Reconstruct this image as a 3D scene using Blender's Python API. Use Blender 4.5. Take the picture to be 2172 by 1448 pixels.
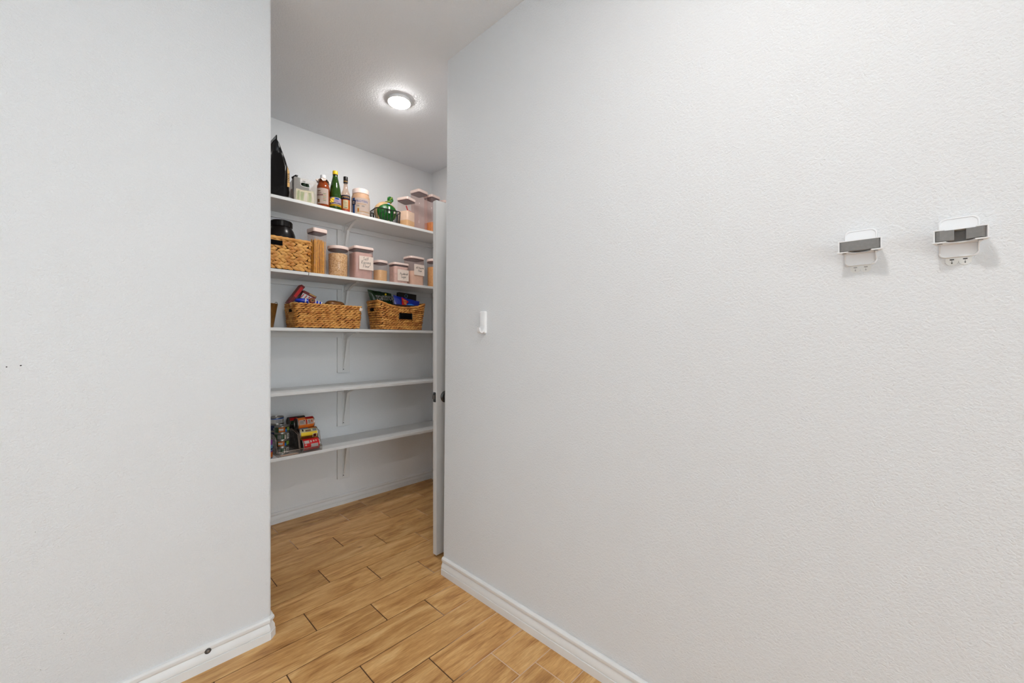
import bpy, bmesh, math, random
from mathutils import Vector, Matrix
random.seed(7)
PI = math.pi
for o in list(bpy.data.objects): bpy.data.objects.remove(o, do_unlink=True)
scn = bpy.context.scene
COL = scn.collection

# ------------------------------------------------------------------ camera
FPX, CX, CY, EYE = 857.0, 1086.0, 722.0, 1.24          # focal length and horizon in photo pixels
YAW = math.atan2(889, 857)
cam_d = bpy.data.cameras.new('camera'); cam = bpy.data.objects.new('camera', cam_d); COL.objects.link(cam)
cam.location = (0, 0, EYE); cam.rotation_euler = (PI/2, 0, -YAW)
cam_d.sensor_width = 36; cam_d.lens = 36*FPX/2172; cam_d.shift_y = -2/2172; cam_d.clip_start = 0.01
scn.camera = cam
# ------------------------------------------------------------------ world, exposure
w = bpy.data.worlds.new('world'); scn.world = w; w.use_nodes = True
w.node_tree.nodes['Background'].inputs[0].default_value = (0.85, 0.93, 1.0, 1)
w.node_tree.nodes['Background'].inputs[1].default_value = 5.8
scn.view_settings.view_transform = 'Standard'; scn.view_settings.look = 'None'
scn.view_settings.gamma = 1; scn.view_settings.use_curve_mapping = False
scn.view_settings.exposure = 0.03
LAMP_HALL, LAMP_PANTRY = 80.0, 195.0                     # emission of the ceiling discs

# ------------------------------------------------------------------ helpers
sa, ca = math.sin(YAW), math.cos(YAW)
def ray(x, y):
    u = (x-CX)/FPX; v = (CY-y)/FPX
    return (sa+u*ca, ca-u*sa, v)
def at_y(x, y, Y):                                      # photo pixel -> point on the plane Y = const
    d = ray(x, y); t = Y/d[1]; return Vector((d[0]*t, Y, EYE+d[2]*t))
def xat(x, Y): return at_y(x, CY, Y).x
def srgb(r, g, b):
    f = lambda c: (c/12.92 if c <= .04045 else ((c+.055)/1.055)**2.4)
    return (f(r/255), f(g/255), f(b/255), 1)

def new_mat(name):
    m = bpy.data.materials.new(name); m.use_nodes = True
    nt = m.node_tree; return m, nt, nt.nodes['Principled BSDF']
def mat(name, rgb, rough=.5, metal=0, spec=.5, var=0, vscale=40, bump=0, bscale=200, coat=0):
    m, nt, p = new_mat(name)
    p.inputs['Base Color'].default_value = srgb(*rgb); p.inputs['Roughness'].default_value = rough
    p.inputs['Metallic'].default_value = metal; p.inputs['Specular IOR Level'].default_value = spec
    p.inputs['Coat Weight'].default_value = coat
    tc = nt.nodes.new('ShaderNodeTexCoord')
    n = nt.nodes.new('ShaderNodeTexNoise'); n.inputs['Scale'].default_value = vscale; n.inputs['Detail'].default_value = 3
    nt.links.new(tc.outputs['Object'], n.inputs['Vector'])
    if var:
        r = nt.nodes.new('ShaderNodeValToRGB')
        c = srgb(*rgb)
        r.color_ramp.elements[0].position = .3; r.color_ramp.elements[1].position = .7
        r.color_ramp.elements[0].color = tuple(k*(1-var) for k in c[:3])+(1,)
        r.color_ramp.elements[1].color = tuple(min(1, k*(1+var)) for k in c[:3])+(1,)
        nt.links.new(n.outputs['Fac'], r.inputs[0]); nt.links.new(r.outputs[0], p.inputs['Base Color'])
    if bump:
        n2 = nt.nodes.new('ShaderNodeTexNoise'); n2.inputs['Scale'].default_value = bscale; n2.inputs['Detail'].default_value = 3
        nt.links.new(tc.outputs['Object'], n2.inputs['Vector'])
        b = nt.nodes.new('ShaderNodeBump'); b.inputs['Strength'].default_value = bump; b.inputs['Distance'].default_value = .002
        nt.links.new(n2.outputs['Fac'], b.inputs['Height']); nt.links.new(b.outputs[0], p.inputs['Normal'])
    return m
def plaster(name, rgb, scale, strength, dist=.0025):
    m, nt, p = new_mat(name)
    p.inputs['Base Color'].default_value = srgb(*rgb); p.inputs['Roughness'].default_value = .62
    p.inputs['Specular IOR Level'].default_value = .3
    tc = nt.nodes.new('ShaderNodeTexCoord')
    def noise(s, det, dis):
        n = nt.nodes.new('ShaderNodeTexNoise'); n.inputs['Scale'].default_value = s
        n.inputs['Detail'].default_value = det; n.inputs['Distortion'].default_value = dis
        n.inputs['Roughness'].default_value = .55
        nt.links.new(mp.outputs[0], n.inputs['Vector']); return n
    mp = nt.nodes.new('ShaderNodeMapping'); mp.inputs['Scale'].default_value = (1, 1, 1.2)     # trowelled sideways
    nt.links.new(tc.outputs['Object'], mp.inputs[0])
    a = noise(scale, 4, .6); r = nt.nodes.new('ShaderNodeValToRGB')       # flattened knockdown islands
    r.color_ramp.elements[0].position = .36; r.color_ramp.elements[1].position = .60
    r.color_ramp.interpolation = 'EASE'
    nt.links.new(a.outputs['Fac'], r.inputs[0])
    b = noise(scale*3.2, 2, .2)
    mx = nt.nodes.new('ShaderNodeMath'); mx.operation = 'MULTIPLY_ADD'; mx.inputs[1].default_value = .22
    nt.links.new(b.outputs['Fac'], mx.inputs[0]); nt.links.new(r.outputs[0], mx.inputs[2])
    bp = nt.nodes.new('ShaderNodeBump'); bp.inputs['Strength'].default_value = strength; bp.inputs['Distance'].default_value = dist
    nt.links.new(mx.outputs[0], bp.inputs['Height']); nt.links.new(bp.outputs[0], p.inputs['Normal'])
    return m
def clear_plastic(name, rgb, body=.06, rough=.05, haze=0.0):
    """thin clear wall: tinted see-through, a little milky body, Fresnel gloss"""
    m = bpy.data.materials.new(name); m.use_nodes = True; nt = m.node_tree; N = nt.nodes; N.clear()
    out = N.new('ShaderNodeOutputMaterial')
    tr = N.new('ShaderNodeBsdfTransparent'); tr.inputs[0].default_value = srgb(*rgb)
    df = N.new('ShaderNodeBsdfDiffuse'); df.inputs[0].default_value = srgb(*rgb)
    gl = N.new('ShaderNodeBsdfGlossy'); gl.inputs['Roughness'].default_value = rough
    m1 = N.new('ShaderNodeMixShader'); m1.inputs[0].default_value = body
    lw = N.new('ShaderNodeLayerWeight'); lw.inputs[0].default_value = .5
    pw = N.new('ShaderNodeMath'); pw.operation = 'POWER'; pw.inputs[1].default_value = 4
    fr = N.new('ShaderNodeMath'); fr.operation = 'MULTIPLY_ADD'; fr.inputs[1].default_value = .55; fr.inputs[2].default_value = .035
    nt.links.new(lw.outputs['Facing'], pw.inputs[0]); nt.links.new(pw.outputs[0], fr.inputs[0])
    m2 = N.new('ShaderNodeMixShader')
    L = nt.links.new
    L(tr.outputs[0], m1.inputs[1]); L(df.outputs[0], m1.inputs[2])
    L(fr.outputs[0], m2.inputs[0]); L(m1.outputs[0], m2.inputs[1]); L(gl.outputs[0], m2.inputs[2]); L(m2.outputs[0], out.inputs[0])
    return m
def wood_tile(name):
    m, nt, p = new_mat(name); N = nt.nodes; L = nt.links.new
    tc = N.new('ShaderNodeTexCoord'); oi = N.new('ShaderNodeObjectInfo')
    off = N.new('ShaderNodeVectorMath'); off.operation = 'MULTIPLY_ADD'; off.inputs[1].default_value = (37, 53, 71)
    cmb = N.new('ShaderNodeCombineXYZ')
    for i in range(3): L(oi.outputs['Random'], cmb.inputs[i])
    L(cmb.outputs[0], off.inputs[0]); L(tc.outputs['Object'], off.inputs[2])
    def noise(scl, det, dis, sc=(1, 1, 1)):
        mp = N.new('ShaderNodeMapping'); mp.inputs['Scale'].default_value = sc; L(off.outputs[0], mp.inputs[0])
        n = N.new('ShaderNodeTexNoise'); n.inputs['Scale'].default_value = scl; n.inputs['Detail'].default_value = det
        n.inputs['Distortion'].default_value = dis; L(mp.outputs[0], n.inputs['Vector']); return n
    big = noise(3.2, 3, 1.2, (1.1, 5, 1)); grain = noise(9, 6, .8, (1.2, 16, 1)); fine = noise(40, 3, .2, (1, 14, 1))
    a = N.new('ShaderNodeMath'); a.operation = 'MULTIPLY_ADD'; a.inputs[1].default_value = .55
    L(grain.outputs['Fac'], a.inputs[0]); L(big.outputs['Fac'], a.inputs[2])
    r = N.new('ShaderNodeValToRGB'); e = r.color_ramp.elements
    e[0].position = .46; e[0].color = srgb(146, 96, 48); e[1].position = 1.0; e[1].color = srgb(228, 186, 128)
    k = e.new(.66); k.color = srgb(194, 144, 86); k = e.new(.82); k.color = srgb(212, 164, 104)
    L(a.outputs[0], r.inputs[0])
    hs = N.new('ShaderNodeHueSaturation'); L(r.outputs[0], hs.inputs['Color'])
    v = N.new('ShaderNodeMath'); v.operation = 'MULTIPLY_ADD'; v.inputs[1].default_value = .16; v.inputs[2].default_value = .93
    L(oi.outputs['Random'], v.inputs[0]); L(v.outputs[0], hs.inputs['Value'])
    fm = N.new('ShaderNodeMix'); fm.data_type = 'RGBA'; fm.blend_type = 'MULTIPLY'
    fr = N.new('ShaderNodeValToRGB'); fr.color_ramp.elements[0].position = .35; fr.color_ramp.elements[1].position = .6
    fr.color_ramp.elements[0].color = (.78, .74, .7, 1); fr.color_ramp.elements[1].color = (1, 1, 1, 1)
    L(fine.outputs['Fac'], fr.inputs[0]); fm.inputs['Factor'].default_value = .7
    L(hs.outputs[0], fm.inputs['A']); L(fr.outputs[0], fm.inputs['B'])
    # knots
    vo = N.new('ShaderNodeTexVoronoi'); vo.inputs['Scale'].default_value = 4.2
    mp = N.new('ShaderNodeMapping'); mp.inputs['Scale'].default_value = (1, 1.9, 1); L(off.outputs[0], mp.inputs[0]); L(mp.outputs[0], vo.inputs['Vector'])
    kr = N.new('ShaderNodeValToRGB'); kr.color_ramp.elements[0].position = .02; kr.color_ramp.elements[1].position = .09
    kr.color_ramp.elements[0].color = (.45, .38, .3, 1); kr.color_ramp.elements[1].color = (1, 1, 1, 1)
    L(vo.outputs['Distance'], kr.inputs[0])
    km = N.new('ShaderNodeMix'); km.data_type = 'RGBA'; km.blend_type = 'MULTIPLY'; km.inputs['Factor'].default_value = .8
    L(fm.outputs['Result'], km.inputs['A']); L(kr.outputs[0], km.inputs['B'])
    L(km.outputs['Result'], p.inputs['Base Color'])
    p.inputs['Roughness'].default_value = .42; p.inputs['Specular IOR Level'].default_value = .35
    bp = N.new('ShaderNodeBump'); bp.inputs['Strength'].default_value = .12; bp.inputs['Distance'].default_value = .001
    L(fine.outputs['Fac'], bp.inputs['Height']); L(bp.outputs[0], p.inputs['Normal'])
    return m
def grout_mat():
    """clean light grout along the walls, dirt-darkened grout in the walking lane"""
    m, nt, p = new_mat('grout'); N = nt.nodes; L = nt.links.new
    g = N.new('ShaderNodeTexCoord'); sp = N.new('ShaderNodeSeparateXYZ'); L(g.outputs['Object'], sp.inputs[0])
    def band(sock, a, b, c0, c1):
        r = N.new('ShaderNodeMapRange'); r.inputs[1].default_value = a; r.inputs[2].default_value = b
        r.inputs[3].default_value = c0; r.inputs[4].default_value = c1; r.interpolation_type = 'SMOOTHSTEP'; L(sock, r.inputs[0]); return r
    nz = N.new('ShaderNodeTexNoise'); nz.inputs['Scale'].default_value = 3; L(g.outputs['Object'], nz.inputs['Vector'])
    # dark area: from the hall through the opening, away from the right wall and the shelf wall
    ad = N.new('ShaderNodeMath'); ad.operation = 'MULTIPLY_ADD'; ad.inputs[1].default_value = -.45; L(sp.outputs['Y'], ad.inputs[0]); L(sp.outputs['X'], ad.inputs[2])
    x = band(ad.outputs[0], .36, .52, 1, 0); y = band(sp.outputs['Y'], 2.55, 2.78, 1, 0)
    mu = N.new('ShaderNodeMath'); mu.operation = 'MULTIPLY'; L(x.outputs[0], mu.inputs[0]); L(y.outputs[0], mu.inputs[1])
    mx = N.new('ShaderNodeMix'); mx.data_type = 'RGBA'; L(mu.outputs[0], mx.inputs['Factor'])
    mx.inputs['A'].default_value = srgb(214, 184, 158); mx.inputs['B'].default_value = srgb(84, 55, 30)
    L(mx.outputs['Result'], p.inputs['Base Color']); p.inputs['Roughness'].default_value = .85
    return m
def emit(name, rgb, s):
    m, nt, p = new_mat(name)
    p.inputs['Base Color'].default_value = srgb(*rgb)
    p.inputs['Emission Color'].default_value = srgb(*rgb); p.inputs['Emission Strength'].default_value = s
    return m
def weave(name, lo, hi):
    m, nt, p = new_mat(name); N = nt.nodes; L = nt.links.new
    tc = N.new('ShaderNodeTexCoord'); oi = N.new('ShaderNodeObjectInfo')
    n = N.new('ShaderNodeTexNoise'); n.inputs['Scale'].default_value = 26; n.inputs['Detail'].default_value = 1
    L(tc.outputs['Object'], n.inputs['Vector'])
    r = N.new('ShaderNodeValToRGB'); r.color_ramp.elements[0].position = .32; r.color_ramp.elements[1].position = .68
    r.color_ramp.elements[0].color = srgb(*lo); r.color_ramp.elements[1].color = srgb(*hi)
    L(n.outputs['Fac'], r.inputs[0]); L(r.outputs[0], p.inputs['Base Color'])
    p.inputs['Roughness'].default_value = .55
    w_ = N.new('ShaderNodeTexNoise'); w_.inputs['Scale'].default_value = 260; L(tc.outputs['Object'], w_.inputs['Vector'])
    b = N.new('ShaderNodeBump'); b.inputs['Strength'].default_value = .3; b.inputs['Distance'].default_value = .001
    L(w_.outputs['Fac'], b.inputs['Height']); L(b.outputs[0], p.inputs['Normal'])
    return m
def grains(name, cols, scale):
    m, nt, p = new_mat(name); N = nt.nodes; L = nt.links.new
    tc = N.new('ShaderNodeTexCoord'); v = N.new('ShaderNodeTexVoronoi'); v.inputs['Scale'].default_value = scale
    L(tc.outputs['Object'], v.inputs['Vector'])
    sp = N.new('ShaderNodeSeparateXYZ'); L(v.outputs['Color'], sp.inputs[0])
    r = N.new('ShaderNodeValToRGB'); e = r.color_ramp.elements
    e[0].color = srgb(*cols[0]); e[1].color = srgb(*cols[-1])
    for i, c in enumerate(cols[1:-1]): k = e.new((i+1)/(len(cols)-1)); k.color = srgb(*c)
    L(sp.outputs['X'], r.inputs[0]); L(r.outputs[0], p.inputs['Base Color']); p.inputs['Roughness'].default_value = .8
    b = N.new('ShaderNodeBump'); b.inputs['Strength'].default_value = .5; b.inputs['Distance'].default_value = .002
    L(v.outputs['Distance'], b.inputs['Height']); L(b.outputs[0], p.inputs['Normal'])
    return m

M = {}
M['wall'] = plaster('wall_paint', (228, 230, 232), 138, .36)
M['wall_r'] = M['wall']
M['pwall'] = plaster('pantry_wall_paint', (233, 234, 235), 110, .25)
M['ceil'] = plaster('ceiling_paint', (238, 241, 245), 110, .4)
M['trim'] = mat('white_trim_paint', (232, 232, 231), .32, var=.02, vscale=9)
M['shelf'] = mat('shelf_paint', (228, 228, 227), .4, var=.02, vscale=6, bump=.06, bscale=60)
M['door'] = mat('door_paint', (222, 222, 221), .38, var=.015, vscale=5)
M['metal'] = mat('aged_nickel', (88, 89, 90), .38, .75, var=.2)
M['dark'] = mat('dark_hole', (24, 22, 20), .8, var=.1)
M['grey'] = mat('grey_scuff', (70, 68, 66), .8, var=.2)
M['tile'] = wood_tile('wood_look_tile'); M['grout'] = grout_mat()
M['wplas'] = mat('white_plastic', (235, 235, 236), .3, var=.01)
M['rubber'] = mat('grey_rubber', (128, 127, 126), .65, var=.06, vscale=150, bump=.15, bscale=900)
M['sticker'] = mat('adhesive_tab', (226, 226, 223), .45, var=.01)
M['ink'] = mat('black_ink', (30, 27, 26), .6, var=.1)
M['greyink'] = mat('grey_ink', (150, 148, 146), .6, var=.1)
M['lid'] = mat('pinkish_white_lid', (240, 216, 206), .35, var=.02)
M['gasket'] = mat('gasket', (96, 68, 72), .4, var=.1)
M['clear'] = clear_plastic('clear_container', (253, 248, 246), .045)
M['clearp'] = clear_plastic('clear_pinkish_container', (250, 238, 235), .09)
M['acrylic'] = clear_plastic('clear_acrylic', (248, 246, 244), .03)
M['acredge'] = mat('acrylic_edge', (150, 128, 114), .2, var=.2)
M['milky'] = clear_plastic('milky_bin_plastic', (250, 246, 242), .3, .25)
M['pane'] = clear_plastic('window_glass', (248, 250, 250), 0.0, .02)  # glazing of the unseen openings added for fill light
M['paper'] = mat('cream_paper', (236, 218, 205), .75, var=.02)
M['paperw'] = mat('white_paper', (232, 228, 224), .75, var=.03)
M['flour'] = mat('flour', (248, 222, 198), .9, var=.05, bump=.2)
M['dustflour'] = mat('flour_dust', (218, 190, 182), .9, var=.10, vscale=30)
M['bsugar'] = mat('brown_sugar', (238, 194, 140), .9, var=.08, vscale=120, bump=.3, bscale=500)
M['psugar'] = mat('powdered_sugar', (236, 212, 202), .9, var=.1, vscale=60)
M['granola'] = grains('granola', [(182, 126, 70), (234, 190, 130), (246, 216, 168), (216, 164, 104)], 190)
M['oats'] = grains('oats', [(226, 164, 92), (240, 186, 116), (220, 156, 84)], 260)
M['spag'] = mat('spaghetti', (236, 172, 52), .45, var=.22, vscale=60)
M['amberm'] = mat('amber_cereal', (226, 146, 40), .6, var=.15, vscale=90)
M['straw'] = weave('water_hyacinth', (190, 122, 48), (230, 172, 92))
M['strawd'] = weave('seagrass', (166, 100, 38), (220, 156, 78))
M['core'] = mat('basket_core', (44, 24, 9), .9, var=.2)
M['blackpl'] = mat('black_plastic', (17, 14, 14), .28, 0, .3, var=.1)
M['foil'] = mat('black_foil', (9, 8, 8), .2, 0, .22, var=.2, bump=.5, bscale=28)
M['gold'] = mat('gold_print', (214, 168, 98), .4, var=.05)
M['slate'] = mat('chalkboard_black', (10, 9, 9), .9, 0, .1, var=.15)  # chalkboard plate, also the painted shade in basket handle openings
M['brass'] = mat('bronze_bucket', (126, 88, 38), .4, .3, var=.25, vscale=25)
M['amber'] = mat('amber_vinegar', (136, 58, 20), .1, var=.12, coat=.1)
M['green'] = mat('green_glass', (34, 66, 12), .06, var=.1, coat=.2)
M['greenb'] = mat('bright_green_plastic', (10, 96, 24), .35, var=.3, vscale=30, bump=.6, bscale=45)
M['yellow'] = mat('yellow_plastic', (238, 196, 30), .35, var=.03)
M['glassw'] = clear_plastic('clear_glass', (240, 224, 212), .10, .03)
M['red'] = mat('red_liquid', (186, 36, 26), .08, var=.1)
M['orange'] = mat('orange_print', (228, 120, 40), .5, var=.05)
M['blue'] = mat('blue_print', (28, 84, 160), .4, var=.05)
M['navy'] = mat('navy_print', (20, 36, 78), .4, var=.05)
M['lblue'] = mat('pale_blue_print', (126, 178, 216), .5, var=.05)
M['pink'] = mat('pale_lilac_print', (222, 200, 220), .5, var=.05)
M['lgreen'] = mat('lime_print', (150, 180, 84), .5, var=.06)
M['cream'] = mat('cream_print', (240, 232, 190), .5, var=.03)
M['beige'] = mat('beige_powder', (196, 156, 124), .6, var=.08)
M['bread'] = mat('bread_in_bag', (222, 182, 132), .22, var=.12, vscale=30, bump=.4, bscale=40)
M['wire'] = mat('black_wire', (22, 19, 18), .45, var=.1)
M['dgreen'] = mat('dark_green_foil', (22, 52, 26), .22, var=.15, bump=.35, bscale=30)
M['bluef'] = mat('blue_foil', (22, 52, 176), .25, var=.12, bump=.3, bscale=40)
M['sky'] = mat('sky_blue_print', (48, 130, 222), .3, var=.08)
M['maroon'] = mat('dark_red_card', (112, 20, 22), .5, var=.12)
M['redc'] = mat('red_print', (200, 16, 22), .35, var=.06)
M['blackbox'] = mat('black_card', (20, 18, 19), .5, var=.15)
M['brown'] = mat('brown_wrapper', (132, 84, 40), .35, var=.2, bump=.3, bscale=50)
M['tin'] = mat('can_metal', (150, 146, 142), .3, .9, var=.1)
M['tind'] = mat('can_shadow_metal', (70, 62, 56), .35, .8, var=.1)  # darker metal for the black ended can
M['purple'] = mat('purple_print', (132, 52, 140), .4, var=.15)
M['darkgreen2'] = mat('dark_green_label', (28, 62, 34), .4, var=.1)
M['ylabel'] = mat('yellow_label', (232, 196, 30), .4, var=.06)
def barcode(name):
    m, nt, p = new_mat(name); N = nt.nodes; L = nt.links.new
    tc = N.new('ShaderNodeTexCoord'); w_ = N.new('ShaderNodeTexWave'); w_.inputs['Scale'].default_value = 160; w_.inputs['Distortion'].default_value = 0
    L(tc.outputs['Object'], w_.inputs['Vector']); r = N.new('ShaderNodeValToRGB'); r.color_ramp.interpolation = 'CONSTANT'
    r.color_ramp.elements[0].color = srgb(232, 226, 220); r.color_ramp.elements[1].color = srgb(40, 36, 34); r.color_ramp.elements[1].position = .5
    L(w_.outputs['Fac'], r.inputs[0]); L(r.outputs[0], p.inputs['Base Color']); return m
M['barcode'] = barcode('barcode_print')
M['wood'] = mat('pale_wood_card', (222, 186, 160), .6, var=.06)

# ------------------------------------------------------------------ mesh kit
def obj(name, bm, m, parent=None, smooth=30, loc=None, rot=None):
    me = bpy.data.meshes.new(name)
    bmesh.ops.recalc_face_normals(bm, faces=bm.faces)
    bm.to_mesh(me); bm.free()
    if smooth is not None:
        me.polygons.foreach_set('use_smooth', [True]*len(me.polygons))
        me.set_sharp_from_angle(angle=math.radians(smooth))
    o = bpy.data.objects.new(name, me); COL.objects.link(o)
    if m is not None: me.materials.append(m if not isinstance(m, str) else M[m])
    o.parent = parent
    if loc is not None: o.location = loc
    if rot is not None: o.rotation_euler = rot
    return o
def thing(name, label, cat, loc=(0, 0, 0), rz=0, group=None):
    o = bpy.data.objects.new(name, None); COL.objects.link(o); o.empty_display_size = .05
    o.location = loc; o.rotation_euler = (0, 0, rz); o['label'] = label; o['category'] = cat
    if group: o['group'] = group
    return o
def tag(o, label, cat, group=None):
    o['label'] = label; o['category'] = cat
    if group: o['group'] = group
    return o
def struct(o, label=None):
    o['kind'] = 'structure'
    if label: o['label'] = label
    return o
def B(): return bmesh.new()
def box(bm, c, s, bev=0, rot=None, seg=2):
    g = bmesh.ops.create_cube(bm, size=1)
    mtx = Matrix.Translation(c) @ (rot.to_4x4() if rot else Matrix()) @ Matrix.Diagonal((*s, 1))
    bmesh.ops.transform(bm, matrix=mtx, verts=g['verts'])
    if bev:
        es = list({e for v in g['verts'] for e in v.link_edges})
        bmesh.ops.bevel(bm, geom=es, offset=bev, segments=seg, affect='EDGES', profile=.5)
    return bm
def bxm(x0, x1, y0, y1, z0, z1, bev=0):
    return box(B(), ((x0+x1)/2, (y0+y1)/2, (z0+z1)/2), (x1-x0, y1-y0, z1-z0), bev)
def loft(bm, rings, bottom=True, top=True, closed=True):
    V = [[bm.verts.new(p) for p in r] for r in rings]
    n = len(V[0])
    for a, b in zip(V, V[1:]):
        for i in range(n if closed else n-1):
            j = (i+1) % n
            bm.faces.new((a[i], a[j], b[j], b[i]))
    if bottom: bm.faces.new(list(reversed(V[0])))
    if top: bm.faces.new(V[-1])
    return bm
def ring(r, z, n=28, cx=0, cy=0): return [(cx+r*math.cos(2*PI*i/n), cy+r*math.sin(2*PI*i/n), z) for i in range(n)]
def lathe(prof, n=28, bottom=True, top=True): return loft(B(), [ring(max(r, .0003), z, n) for r, z in prof], bottom, top)
def rrect(hw, hd, r, z, k=5, cx=0, cy=0):
    r = min(r, hw*.999, hd*.999); P = []
    for sx, sy, a0 in ((1, 1, 0), (-1, 1, PI/2), (-1, -1, PI), (1, -1, 1.5*PI)):
        for i in range(k+1):
            a = a0+PI/2*i/k
            P.append((cx+sx*(hw-r)+r*math.cos(a), cy+sy*(hd-r)+r*math.sin(a), z))
    return P
def rloft(secs, k=5, bottom=True, top=True): return loft(B(), [rrect(a, b, r, z, k) for a, b, r, z in secs], bottom, top)
def tube(bm, pts, r, n=8, closed=False, cap=True):
    pts = [Vector(p) for p in pts]; R = []
    m = len(pts); up = None
    for i, p in enumerate(pts):
        t = (pts[(i+1) % m]-pts[i-1]) if closed else (pts[min(i+1, m-1)]-pts[max(i-1, 0)])
        t.normalize()
        if up is None: up = t.orthogonal().normalized()
        u = (up-t*up.dot(t)); u = u.normalized() if u.length > 1e-6 else t.orthogonal().normalized(); up = u
        v = t.cross(u); rr = r[i] if isinstance(r, (list, tuple)) else r
        R.append([p+rr*(math.cos(2*PI*k/n)*u+math.sin(2*PI*k/n)*v) for k in range(n)])
    if closed: R.append(R[0])
    loft(bm, R, cap and not closed, cap and not closed)
    if closed: bmesh.ops.remove_doubles(bm, verts=bm.verts, dist=1e-6)
    return bm
def prism(bm, poly, axis, a, b):
    """polygon in the two remaining axes extruded along axis ('x','y','z') from a to b"""
    def P(u, v, t): return {'x': (t, u, v), 'y': (u, t, v), 'z': (u, v, t)}[axis]
    A = [bm.verts.new(P(u, v, a)) for u, v in poly]; C = [bm.verts.new(P(u, v, b)) for u, v in poly]
    n = len(poly)
    for i in range(n): bm.faces.new((A[i], A[(i+1) % n], C[(i+1) % n], C[i]))
    bm.faces.new(list(reversed(A))); bm.faces.new(C)
    return bm
def cyl_patch(r, a0, a1, z0, z1, n=10):
    """curved label on a round thing; angle 0 faces -Y"""
    bm = B(); rows = []
    for z in (z0, z1):
        rows.append([bm.verts.new((r*math.sin(a0+(a1-a0)*i/n), -r*math.cos(a0+(a1-a0)*i/n), z)) for i in range(n+1)])
    for i in range(n): bm.faces.new((rows[0][i], rows[0][i+1], rows[1][i+1], rows[1][i]))
    bmesh.ops.solidify(bm, geom=bm.faces[:], thickness=.0003)
    return bm
_font_cache = {}
def text_bm(s, size, shear=0, jitter=0, seed=1, off=0):
    """flat text in the XZ plane facing -Y, centred at the origin"""
    cu = bpy.data.curves.new('t', 'FONT'); cu.body = s; cu.size = size; cu.shear = shear; cu.offset = off
    cu.align_x = 'CENTER'; cu.align_y = 'CENTER'; cu.resolution_u = 3
    to = bpy.data.objects.new('t', cu); COL.objects.link(to)
    dg = bpy.context.evaluated_depsgraph_get()
    me = bpy.data.meshes.new_from_object(to.evaluated_get(dg))
    bpy.data.objects.remove(to, do_unlink=True)
    bm = B(); bm.from_mesh(me); bpy.data.meshes.remove(me)
    bmesh.ops.triangulate(bm, faces=bm.faces)
    rnd = random.Random(seed); f1, f2 = rnd.uniform(180, 320), rnd.uniform(0, 6)
    for v in bm.verts:
        x, y = v.co.x, v.co.y
        if jitter:
            y += jitter*math.sin(x*f1+f2); x += jitter*.6*math.sin(x*f1*.7+y*200)
        v.co = Vector((x, 0, y))
    return bm
def text(s, size, m, parent, loc, rot=(0, 0, 0), bend=None, shear=0, jitter=0, name='lettering', sx=1, bold=0):
    bm = text_bm(s, size, shear, jitter, len(s), bold)
    for v in bm.verts:
        v.co.x *= sx
        if bend:
            a = v.co.x/bend + loc[0]/bend
            v.co = Vector((bend*math.sin(a), -bend*math.cos(a), v.co.z+loc[2]))
    me = obj(name, bm, m, parent, None)
    if not bend: me.location = loc; me.rotation_euler = rot
    return me
def patch(w_, h, m, parent, loc, rot=(0, 0, 0), name='print_panel', t=.0004, r=0):
    """thin printed panel facing -Y"""
    bm = B()
    if r: prism(bm, [(p[0], p[1]) for p in rrect(w_/2, h/2, r, 0, 5)], 'y', -t/2, t/2)
    else: box(bm, (0, 0, 0), (w_, t, h))
    return obj(name, bm, m, parent, None, loc, rot)

# ================================================================== THE ROOM
HC = 2.745
RX0, RX1 = 1.297, 1.325        # right wall surface at floor and ceiling (slightly out of plumb)
def rx(z): return RX0+(RX1-RX0)*z/HC
RY = 1.757; LY, LX = 1.898, .519; BY = 3.062; PX = 2.127; PX0 = .06; WX = -1.9; WY = -5.0; PY = -2.1; FX = 3.0
# floor
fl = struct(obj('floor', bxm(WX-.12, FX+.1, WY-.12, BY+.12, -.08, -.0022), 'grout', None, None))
ROWS = {13: .828, 12: 1.228, 11: .848, 10: 1.05, 9: .646, 8: .845, 7: 1.044, 6: .665, 5: .908, 4: .499, 3: .707, 2: .912, 1: 1.099, 0: 1.186}
PL, PW, G = .603, .1565, .0045
_pm = {}
def plank(x0, x1, y0, y1):
    key = (round(x1-x0, 3), round(y1-y0, 3))
    if key not in _pm:
        bm = box(B(), (0, 0, -.011), (key[0], key[1], .022), .0012, seg=1)
        o = obj('plank', bm, 'tile', fl, None); _pm[key] = o.data
    else:
        o = bpy.data.objects.new('plank', _pm[key]); COL.objects.link(o); o.parent = fl
    o.location = ((x0+x1)/2, (y0+y1)/2, 0)
for k in range(-19, 14):
    y0 = .862+PW*k; y1 = min(y0+PW, BY)
    if y0 < PY-.0: continue
    off = ROWS.get(k, (1.186+.37*(-k)) % PL)
    xe = PX if y0 > 1.7 else 1.31
    xs = WX if y1 < 1.95 else PX0
    x = off-PL*math.ceil((off-xs)/PL)
    while x < xe:
        a, b = max(x, xs), min(x+PL, xe)
        if b-a > .03: plank(a+G/2, b-G/2, y0+G/2, y1-G/2)
        x += PL
ft_ = obj('tiled_area', bxm(WX, RX0, WY, .862+PW*-18-.003, -.02, 0), 'tile', fl, None)
# ceiling
struct(obj('ceiling', bxm(WX-.12, FX+.1, WY-.12, BY+.12, HC, HC+.1), 'ceil', None, None))
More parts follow.
